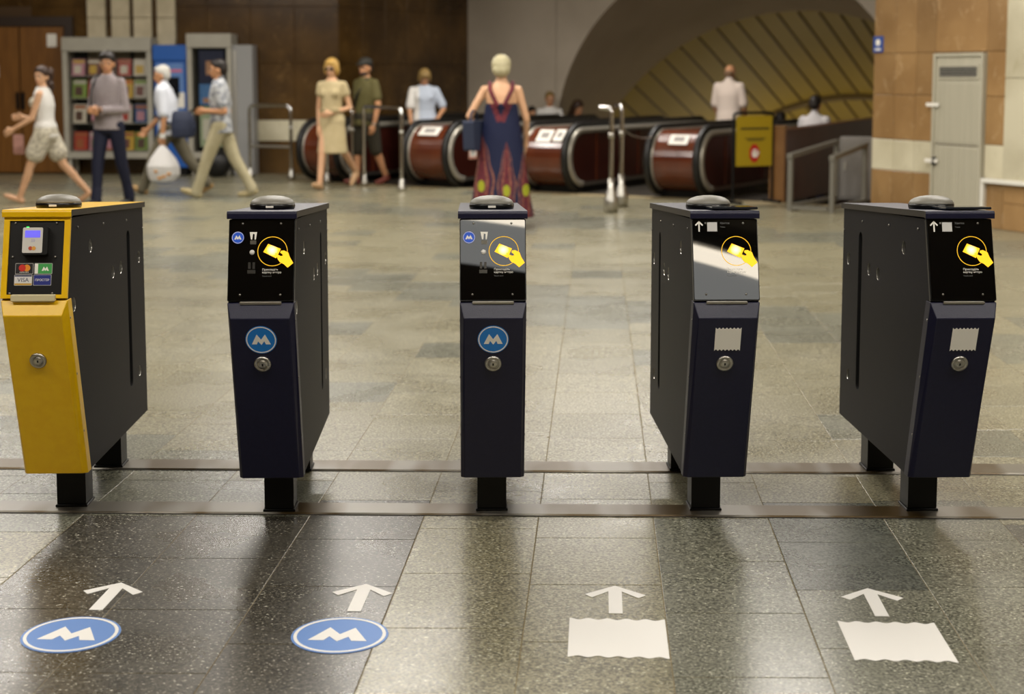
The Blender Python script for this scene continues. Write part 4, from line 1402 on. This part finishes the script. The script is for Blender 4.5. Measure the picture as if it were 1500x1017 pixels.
        for j, (q, ln) in enumerate(((-.034, .062), (-.012, .075), (.011, .080), (.032, .070))):
            b0 = wr + d * .088 * k + side * q * k
            a1 = curl * .6; d1 = (d * math.cos(a1) + n * math.sin(a1))
            m1 = b0 + d1 * ln * .5 * k
            a2 = curl * 1.5; d2 = (d * math.cos(a2) + n * math.sin(a2))
            mb.cap(b0, m1, .0098 * k, .009 * k, 8); mb.cap(m1, m1 + d2 * ln * .5 * k, .009 * k, .0078 * k, 8)
        up = side if side.dot(Vector((0, 1, 0))) > 0 or abs(side.y) < .2 else -side
        b0 = wr + d * .03 * k + up * .025 * k
        m1 = b0 + (d * .6 + up * .7 + n * .3).normalized() * .035 * k
        mb.cap(b0, m1, .012 * k, .0105 * k, 8); mb.cap(m1, m1 + (d * .9 + up * .2 + n * .5).normalized() * .03 * k, .0105 * k, .0085 * k, 8)
        return wr + d * .09 * k + n * .02 * k
    def make_body(s):
        mb = MB(); h, k = s.h, s.k
        s.torso(mb)
        nb = s.T(Vector((0, -.01, .83 * h)))
        mb.cap(nb, s.HD((0, .0, .02)), .058 * k, .050 * k)
        H = s.hm()
        mb.ell(s.HD((0, -.005, .125)), (.074 * k, .094 * k, .098 * k), 18, 12, 0, H)
        mb.ell(s.HD((0, .022, .065)), (.056 * k, .066 * k, .070 * k), 16, 10, 0, H)
        mb.ell(s.HD((0, .062, .022)), (.026 * k, .022 * k, .020 * k), 12, 8, 0, H)
        mb.cap(s.HD((0, .088, .115)), s.HD((0, .103, .078)), .008 * k, .014 * k)
        mb.cap(s.HD((0, .083, .043)), s.HD((0, .083, .05)), .016 * k, .016 * k)
        for sd in (-1, 1):
            mb.ell(s.HD((sd * .074, -.008, .092)), (.010 * k, .020 * k, .030 * k), 10, 8, 0, H)
            mb.cap(s.HD((sd * .02, .082, .128)), s.HD((sd * .045, .072, .128)), .012 * k, .011 * k)
        s.grip = []
        for i in (0, 1):
            s.leg(mb, i); s.foot(mb, i)
            s.arm(mb, i); s.grip.append(s.hand(mb, i))
        s.root = obj('person', skin_mesh(mb, 'person', s.skin, .0085, 2), None, Matrix.Translation(s.loc) @ Matrix.Rotation(R(s.face), 4, 'Z'))
        tag(s.root, s.label, 'person')
        for sd in (-1, 1):
            e = MB().ell(s.HD((sd * .031, .079, .110)), (.013 * k, .008 * k, .0085 * k), 10, 8, 0, H)
            e.ell(s.HD((sd * .031, .086, .110)), (.006 * k, .004 * k, .0065 * k), 10, 8, 1, H)
            e.build('eye', [EYEW, EYED], s.root)
            MB().cap(s.HD((sd * .018, .092, .132)), s.HD((sd * .046, .082, .133)), .005 * k, .004 * k, 8).build('eyebrow', BROW, s.root)
        MB().ell(s.HD((0, .097, .048)), (.021 * k, .008 * k, .007 * k), 12, 8, 0, H).build('mouth', LIPS, s.root)
    def add(s, name, mb, m, voxel=.012, it=3, label=None, paint=None, mats=None):
        me = skin_mesh(mb, name, m, voxel, it)
        if mats:
            for q in mats: me.materials.append(q)
            for p in me.polygons:
                p.material_index = paint(p.center)
        o = obj(name, me, s.root)
        if label: o['label'] = label
        return o
    def shirt(s, m, sleeve=.55, hem=.50, g=.014, name='shirt', flare=.012, collar=True, **kw):
        mb = MB()
        s.torso(mb, g, hem, .825)
        p = s.T(Vector((0, 0, hem * s.h))); q = s.T(Vector((0, 0, (hem + .09) * s.h)))
        a, c = (.172, .118) if s.female else (.162, .118)
        k = s.k * s.bw
        mb.rings([(p.x, p.y, p.z, a * k + g + flare, c * k + g + flare), (q.x, q.y, q.z, a * k * .92 + g + flare * .5, c * k * .92 + g + flare * .5)])
        if sleeve > 0:
            for i in (0, 1): s.arm(mb, i, g * .75, sleeve, g + .006)
        if collar:
            mb.cap(s.T(Vector((0, -.012, .835 * s.h))), s.T(Vector((0, -.008, .856 * s.h))), .061 * k, .056 * k)
        return s.add(name, mb, m, .012, 3, **kw)
    def trousers(s, m, upto=2.0, g=.014, g2=None, name='trousers', **kw):
        mb = MB()
        s.torso(mb, g - .004, .475, .545)
        for i in (0, 1): s.leg(mb, i, g, upto, g2)
        if upto >= 2:
            for i in (0, 1):
                an = s.legs[i][2]; kn = s.legs[i][1]
                mb.cap(an.lerp(kn, .3), an + Vector((0, .01, -.012 * s.k)), .055 * s.k + g * .4, .056 * s.k + g * .5)
        return s.add(name, mb, m, .012, 3, **kw)
    def skirt(s, m, top=.60, bot=.27, r0=.16, r1=.23, name='dress', sway=0, bodice=True, sleeve=0, **kw):
        mb = MB(); k = s.k
        rs = []
        for i in range(6):
            t = i / 5; z = (bot + (top - bot) * t) * s.h + s.dz
            a = r1 + (r0 - r1) * t ** .8
            rs.append((0, sway * (1 - t), z, a * k, a * .72 * k))
        mb.rings(rs, 24)
        if bodice:
            s.torso(mb, .013, .5, .80)
            if sleeve:
                for i in (0, 1): s.arm(mb, i, .014, sleeve, .02)
        return s.add(name, mb, m, .013, 3, **kw)
    def shoes(s, m, g=.010):
        for i in (0, 1):
            mb = MB(); s.foot(mb, i, g)
            s.add('shoe', mb, m, .011, 2)
    def hair(s, m, style='short'):
        mb = MB(); k = s.k; H = s.hm()
        E = lambda c, r: mb.ell(s.HD(c), tuple(q * k for q in r), 18, 12, 0, H)
        if style == 'short':
            E((0, -.02, .155), (.083, .097, .085)); E((0, -.052, .115), (.078, .062, .085)); E((0, .045, .198), (.055, .045, .024))
        elif style == 'crop':
            E((0, -.055, .085), (.074, .052, .06))
            for sd in (-1, 1): E((sd * .062, -.025, .09), (.018, .045, .04))
        elif style == 'round':
            E((0, -.02, .152), (.1, .106, .1)); E((0, -.05, .1), (.093, .076, .085)); E((0, .04, .19), (.07, .05, .035))
        elif style == 'full':
            E((0, -.015, .160), (.09, .100, .090)); E((0, -.05, .11), (.086, .07, .10)); E((.02, .055, .195), (.058, .045, .03))
        elif style == 'bob':
            E((0, -.018, .155), (.098, .106, .10)); E((0, -.05, .09), (.096, .075, .10)); E((0, .055, .185), (.065, .045, .03))
            for sd in (-1, 1): E((sd * .078, .0, .105), (.025, .055, .075))
        elif style == 'long':
            E((0, -.02, .155), (.092, .1, .093)); E((0, -.06, .06), (.10, .065, .15)); E((0, -.08, -.06), (.095, .05, .10))
            for sd in (-1, 1): E((sd * .085, -.005, .05), (.03, .05, .13))
        elif style == 'curly':
            r = random.Random(5)
            E((0, -.02, .155), (.092, .102, .092)); E((0, -.07, .05), (.098, .068, .13)); E((0, -.09, -.05), (.09, .055, .07))
            for _ in range(46):
                a = r.uniform(0, 2 * PI); z = r.uniform(-.06, .2)
                y = -.03 + .095 * math.sin(a); x = .09 * math.cos(a)
                if y > .0 and z < .15: continue
                E((x * 1.02, y - .02, z), (.026, .026, .026))
        return s.add('hair', mb, m, .010, 2)
    def world(s, p):
        return s.root.matrix_basis @ Vector(p)

COT_W = mat('white cotton', 'd9d6d0', .8, 0, .3)
FLORAL = mat('pale floral cotton', 'cdc6b2', .8, 0, .3, 'a8a090', 28, 2, (.45, .55))
GREYSH = mat('warm grey shirt cloth', '8a8082', .75, 0, .3, '938a8a', 30)
NAVYT = mat('navy trouser cloth', '15182c', .7, 0, .3)
PALEB = mat('pale blue cloth', 'b4bdcb', .75, 0, .3)
PALEW = mat('pale white blue cloth', 'c9cdd6', .75, 0, .3, 'd2d5dc', 60, 2, stretch=(8, 1, .4))
GREYT = mat('olive grey trousers', '635d4c', .75, 0, .3)
PATT = mat('grey leaf print shirt', 'aeb0b2', .75, 0, .3, '7d8086', 16, 3, (.45, .58))
KHAKI = mat('pale khaki', 'a59c7c', .75, 0, .3, 'aea587', 9)
BEIGE = mat('beige linen', 'b3a37c', .75, 0, .3, 'bcac86', 8)
OLIVE = mat('olive tee', '5c5632', .75, 0, .3)
DKSH = mat('dark shorts', '332f24', .75, 0, .3)
DRESSN = mat('navy dress cloth', '131a38', .7, 0, .3)
DRESSB = mat('dress brown print', '6b3d34', .7, 0, .3, '8a5a48', 22, 2)
DRESSR = mat('dress red print', '6c2830', .7, 0, .3, '4a1c28', 30, 2)
DRESSL = mat('dress lime print', '959a22', .7, 0, .3)
TANSH = mat('tan leather', 'a08050', .5)
H_BROWN = mat('dark brown hair', '2b1a10', .5, 0, .4, '3c2616', 30)
H_BLACK = mat('black brown hair', '17110d', .5, 0, .4, '221913', 30)
H_WHITE = mat('white hair', 'c8c5bd', .6, 0, .3, 'b5b2aa', 30)
H_BLOND = mat('light blond hair', 'a8823e', .5, 0, .4, 'bd9a55', 30)
H_ASH = mat('ash blond hair', 'b8b090', .55, 0, .3, 'a59c7a', 30)
H_GOLD = mat('golden brown hair', '7a6236', .55, 0, .3, '8f7544', 30)
BAGN = mat('navy canvas', '232b42', .7)

# woman in white striding left, far left
p = Person('woman in white sleeveless top and floral shorts striding left at the far left', -5.24, 16.76, 88, 1.62, SKIN, female=True, build=.97, lean=3, head=(72, 2),
           legs=((-24, 18), (24, 4)), arms=((8, 8, 85, 10), (16, 8, 45, 0)))
p.shirt(COT_W, 0, .50, name='top', collar=False)
p.trousers(FLORAL, .62, .03, .05, name='shorts')
p.hair(H_BROWN, 'curly')
for i in (0, 1):
    a = p.legs[i][2]
    q = MB().box(a.x - .04, a.x + .04, a.y - .06, a.y + .17, a.z - .068, a.z - .058)
g0 = p.world(p.grip[0])
tag(MB().bbox(-.015, .015, -.055, .055, -.20, .02, .005).build('pink_pouch', mat('pink cloth', 'b98a80', .7), None, Matrix.Translation(g0 + Vector((.0, .02, -.22))) @ Matrix.Rotation(R(90), 4, 'Z')), 'small pink pouch held by the woman in the white top', 'bag')

# young man in grey shirt
p = Person('young man in a grey shirt and navy trousers looking at the camera', -4.41, 16.31, 162, 1.73, SKIN2, build=.95, head=(22, 4),
           legs=((13, 6), (-12, 10)), arms=((2, 12, 86, 38), (2, 12, 88, 40)))
p.shirt(GREYSH, 1.93, .50, .014)
p.trousers(NAVYT, 2.0, .016)
p.hair(H_BLACK, 'full'); p.shoes(BLACK)
k = p.k
a = p.T(Vector((-.12, .10, .80 * p.h))); b = p.T(Vector((.17, .12, .56 * p.h)))
MB().tube([p.T(Vector((.10, -.09, .83 * p.h))), p.T(Vector((.115, .03, .845 * p.h))), p.T(Vector((.125, .135, .74 * p.h))), p.T(Vector((.135, .14, .60 * p.h))), p.T(Vector((.16, .12, .52 * p.h)))], .011, 8).build('shoulder_strap', BLACK, p.root)
c = p.world((p.grip[0] + p.grip[1]) / 2)
tag(MB().bbox(-.06, .06, -.02, .02, -.035, .035, .004).build('phone', BLACKP, None, Matrix.Translation(c + Vector((0, 0, .0))) @ Matrix.Rotation(R(162), 4, 'Z')), 'dark phone in the hands of the man in the grey shirt', 'phone')

# old man with a plastic bag
p = Person('white-haired man in a pale shirt striding left with a plastic bag', -4.16, 18.14, 90, 1.66, SKIN2, build=1.06, lean=8, head=(-2, 6),
           legs=((-27, 12), (27, 6)), arms=((15, 6, 30, 5), (-6, 6, 12, 0)))
p.shirt(PALEW, .9, .475, .018)
p.trousers(GREYT, 2.0, .02)
p.hair(H_WHITE, 'short'); p.shoes(TANSH)
MB().tube([p.T(Vector((.12, -.02, .845 * p.h))), p.T(Vector((.06, .14, .74 * p.h))), p.T(Vector((-.10, .145, .64 * p.h))), p.T(Vector((-.20, .0, .575 * p.h))), p.T(Vector((-.21, -.1, .55 * p.h)))], .016, 8).build('bag_strap', BAGN, p.root)
e = p.world(p.arms[1][2])
MB().lathe([(.034, -.03), (.036, 0), (.034, .03)], 16, tuple(p.arms[1][2]), capped=False).build('wrist_band', COT_W, p.root)
sb = MB().rings([(0, 0, -.17, .10, .06), (0, 0, -.15, .14, .085), (.01, 0, -.05, .155, .09), (0, 0, .06, .14, .075), (-.01, 0, .13, .12, .05), (-.01, 0, .16, .10, .03)])
tag(obj('shoulder_bag', bake(sb, [('REMESH', dict(mode='VOXEL', voxel_size=.015)), ('SMOOTH', dict(iterations=3))], 'shoulder_bag', [BAGN]), None, Matrix.Translation(p.world((-.29, -.22, .52 * p.h)))), 'navy canvas shoulder bag at the hip of the white-haired man', 'bag')
gp_ = p.world(p.grip[1])
pb = MB()
rs = []
rr = random.Random(2)
for i, (z, r) in enumerate(((-.48, .02), (-.46, .15), (-.38, .20), (-.28, .20), (-.19, .16), (-.10, .09), (-.03, .035), (.02, .03))):
    rs.append((rr.uniform(-.012, .012), rr.uniform(-.01, .01), z, r, r * .55))
pb.rings(rs, 18)
PBAG = mat('thin white plastic', 'dcdad8', .4, 0, .4, bump=.5, bscale=9)
pbo = obj('plastic_bag', bake(pb, [('REMESH', dict(mode='VOXEL', voxel_size=.014)), ('SMOOTH', dict(iterations=2))], 'plastic_bag', [PBAG]), None, Matrix.Translation(gp_ + Vector((0, 0, .0))))
tag(pbo, 'white plastic carrier bag hanging from the old man\'s hand', 'bag')
o_ = MB()
for x, z in ((-.06, -.34), (.03, -.40), (-.02, -.42), (.09, -.37)):
    o_.ell((x, -.098, z), (.03, .01, .018), 10, 6)
o_.build('orange_print', mat('orange print', 'c98a2c', .5), pbo)

# man in printed shirt
p = Person('dark-haired man in a grey printed shirt and khaki trousers walking left', -3.44, 17.62, 90, 1.70, SKIN2, build=.98, lean=1, head=(2, 4),
           legs=((-20, 10), (22, 4)), arms=((-10, 8, 100, 15), (-16, 8, 108, 12)))
p.shirt(PATT, .7, .48, .018)
p.trousers(KHAKI, 2.0, .022)
p.hair(H_BLACK, 'short'); p.shoes(mat('pale suede', 'a89a72', .7))
c = p.world(p.grip[1])
tag(MB().bbox(-.04, .04, -.075, .075, -.006, .006, .003).build('handheld_phone', BLACKP, None, Matrix.Translation(c + Vector((-.04, 0, .02))) @ Matrix.Rotation(R(80), 4, 'Z') @ Matrix.Rotation(R(-35), 4, 'X')), 'dark phone in the hand of the man in the printed shirt', 'phone')

# woman in beige dress
p = Person('blond woman in sunglasses and a beige shirt dress walking past the barriers', -2.28, 18.92, 160, 1.69, SKIN, female=True, build=.98, head=(6, 3),
           legs=((16, 4), (-20, 32)), arms=((-4, 9, 14, 4), (-8, 14, 78, 42)))
p.skirt(BEIGE, .62, .285, .155, .215, sleeve=.35)
MB().lathe([(.158, -.02), (.162, 0), (.158, .02)], 24, tuple(p.T(Vector((0, 0, .605 * p.h)))), capped=False).build('belt', mat('beige belt', '9c8d66', .6), p.root)
p.hair(H_BLOND, 'bob'); p.shoes(mat('tan sandal', 'b3906a', .6), .006)
sgm = MB()
for sd in (-1, 1):
    sgm.ell(p.HD((sd * .034, .098, .110)), (.032 * p.k, .008, .022 * p.k), 14, 8, 0, p.hm())
sgm.cap(p.HD((-.01, .102, .114)), p.HD((.01, .102, .114)), .004, .004, 8)
sgm.build('sunglasses', ACRYL, p.root)

# man with cap
p = Person('bearded man in a dark cap and olive t-shirt behind the woman in beige', esc_pt(1.72, .1).x, esc_pt(1.72, .1).y, 135, 1.69, SKIN2, build=1.06, head=(10, 2),
           legs=((10, 5), (-12, 14)), arms=((-4, 8, 20, 4), (-2, 12, 18, 2)))
p.shirt(OLIVE, .62, .47, .018, collar=False)
p.trousers(DKSH, 1.05, .03, .035, name='shorts')
p.hair(H_BLACK, 'short'); p.shoes(mat('red brown shoe', '6e3326', .6))
cp_ = MB().ell(p.HD((0, -.01, .178)), (.092 * p.k, .108 * p.k, .075 * p.k), 18, 12, 0, p.hm())
cp_.ell(p.HD((0, .11, .158)), (.07 * p.k, .075 * p.k, .010 * p.k), 16, 8, 0, p.hm())
p.add('cap', cp_, mat('dark cap cloth', '26251f', .7), .010, 2)
bd_ = MB().ell(p.HD((0, .03, .03)), (.060 * p.k, .066 * p.k, .045 * p.k), 16, 10, 0, p.hm())
p.add('beard', bd_, H_BLACK, .010, 2)
MB().tube([p.T(Vector((-.10, -.1, .82 * p.h))), p.T(Vector((-.09, .05, .83 * p.h))), p.T(Vector((0, .155, .70 * p.h))), p.T(Vector((.15, .12, .55 * p.h))), p.T(Vector((.19, -.02, .52 * p.h)))], .016, 8).build('cross_strap', BLACK, p.root)
MB().lathe([(.03, -.012), (.033, 0), (.03, .012)], 14, tuple(p.arms[1][2]), capped=False).build('watch', STEEL, p.root)

# woman in blue on the escalator landing
p = Person('woman in a white and pale blue top looking down, coming off the escalator', -1.21, 20.6, 186, 1.56, SKIN2, female=True, build=1.08, head=(4, 32),
           legs=((8, 4), (-6, 6)), arms=((12, 10, 20, 4), (4, 24, 45, 26)))
TWO_B = PALEB
p.shirt(TWO_B, .8, .47, .02, collar=False, mats=[COT_W], paint=lambda c: 1 if c.x > .075 else 0)
p.trousers(NAVYT, 2.0, .018); p.shoes(BLACK); p.hair(H_GOLD, 'bob')

# woman from behind in the patterned dress
p = Person('blond woman seen from behind in a long navy patterned dress', -.10, 14.07, -2, 1.64, SKIN, female=True, build=1.02, lean=0, head=(0, 2),
           legs=((7, 3), (-7, 8)), arms=((4, 16, 20, 2), (-8, 30, 70, 12)))
def dress_paint(c):
    if c.z > 1.0:
        ed = .105 - max(0, 1.24 - c.z) * .40
        if c.y < .0 and abs(abs(c.x) - ed) < .028: return 2
        return 0
    for cx, cz, wd, hb, ht in ((-.185, .40, .125, .42, .50), (.055, .36, .085, .40, .46), (.235, .36, .075, .40, .46)):
        dz_ = c.z - cz
        if -hb < dz_ < ht:
            t = dz_ / ht if dz_ > 0 else dz_ / hb
            prof = (1 - t) ** 1.1 * (1 + .9 * t) if t > 0 else (1 - .5 * t * t)
            prof *= 1 + .10 * math.sin(dz_ * 22)
            d = abs(c.x - cx) / max(wd * prof, 1e-4)
            if d < 1:
                if ((c.x - cx) / .032) ** 2 + (dz_ / .055) ** 2 < 1: return 3
                return (1, 0, 2, 1, 2)[min(4, int((1 - d) * 6))]
    return 0
mb = MB(); h_ = p.h
rs = []
for i in range(8):
    t = i / 7; z = (.06 + (.70 - .06) * t) * h_
    a = .315 + (.155 - .315) * t ** .85
    rs.append((0, 0, z, a, a * .66))
mb.rings(rs, 28)
out = []
for z, a, c in ((.60, .155, .115), (.66, .155, .115), (.70, .15, .118), (.735, .14, .11)):
    out.append((0, .005, z * h_ + p.dz, a, c))
mb.rings(out, 24)
p.add('dress', mb, DRESSN, .0075, 5, paint=dress_paint, mats=[DRESSB, DRESSR, DRESSL])
for sd in (-1, 1):
    st_ = MB().tube([p.T(Vector((sd * .03, -.128, .705 * h_))), p.T(Vector((sd * .075, -.118, .76 * h_))), p.T(Vector((sd * .105, -.09, .80 * h_))), p.T(Vector((sd * .105, -.02, .838 * h_))), p.T(Vector((sd * .10, .09, .79 * h_))), p.T(Vector((sd * .08, .125, .73 * h_)))], .02, 8)
    st_.build('dress_strap', DRESSR, p.root)
p.hair(H_ASH, 'round')
e = p.world(p.arms[1][1])
hb_ = MB().prism([(-.13, -.30), (.13, -.30), (.16, -.02), (-.16, -.02)], 'x', -.055, .055)
hb = thing('handbag', 'navy leather handbag on the forearm of the woman in the patterned dress', 'bag', tuple(e + Vector((.045, -.02, -.02))), R(-20))
obj('bag_body', bake(hb_, [('BEVEL', dict(width=.02, segments=3))], 'bag_body', [BAGN]), hb)
MB().tube(bend([(0, -.09, -.03), (0, -.07, .07), (0, .07, .07), (0, .09, -.03)], .06), .011, 8).build('bag_handle', BAGN, hb)

# people on the escalators (feet on steps)
def up(label, s_, t_, z, face, h, hair_, style, shirtm, trm, skin=SKIN2, female=False, arms=((6, 10, 30, 5), (6, 10, 30, 5)), head=(0, 5), sleeve=.6, build=1.0):
    q = esc_pt(s_, t_)
    p = Person(label, q.x, q.y, face, h, skin, z, build, female, 0, head, ((3, 2), (-3, 4)), arms)
    p.shirt(shirtm, sleeve, .48, .018, collar=not female)
    p.trousers(trm, 2.0, .016); p.shoes(BLACK)
    if hair_: p.hair(hair_, style)
    return p
Zs = lambda t, t0: -SLOPE * .4 * (int((t - t0) / .4) + 1) if t >= t0 else 0
up('woman with tied-back hair in a white top riding up the escalator', 1.80, 4.88, Zs(4.88, 4.0), 190, 1.67, H_GOLD, 'short', COT_W, NAVYT, female=True)
up('long-haired woman looking down behind the escalator handrail', 1.90, 5.56, Zs(5.56, 4.0), 215, 1.68, H_BROWN, 'long', mat('light brown top', '8a6a4c', .8), NAVYT, female=True, head=(10, 25))
up('dark-haired child beside the woman in the white top on the escalator', 1.72, 4.45, Zs(4.45, 4.0), 200, 1.28, H_BLACK, 'full', mat('dark top', '2f241c', .8), NAVYT)
up('balding man in a white shirt seen from behind at the escalator top', 5.33, 3.75, 0, -28, 1.62, mat('cropped grey brown hair', '6e5238', .7), 'crop', mat('white shirt cloth', 'cfc0b4', .75, 0, .3), KHAKI, skin=SKIN2, sleeve=.85, build=1.08, head=(-12, 12))
up('black-haired person in a white shirt with a strap, descending by the parapet', 6.93, 2.79, Zs(2.79, 1.6), -31, 1.66, H_BLACK, 'short', mat('pale grey white cloth', 'bcb8b8', .75, 0, .3), NAVYT, build=.98)
up('black-haired person low behind the sign, only the head showing', 5.33, 5.78, Zs(5.78, 3.9), -31, 1.68, H_BLACK, 'short', mat('brown top', '4a3626', .8), NAVYT)
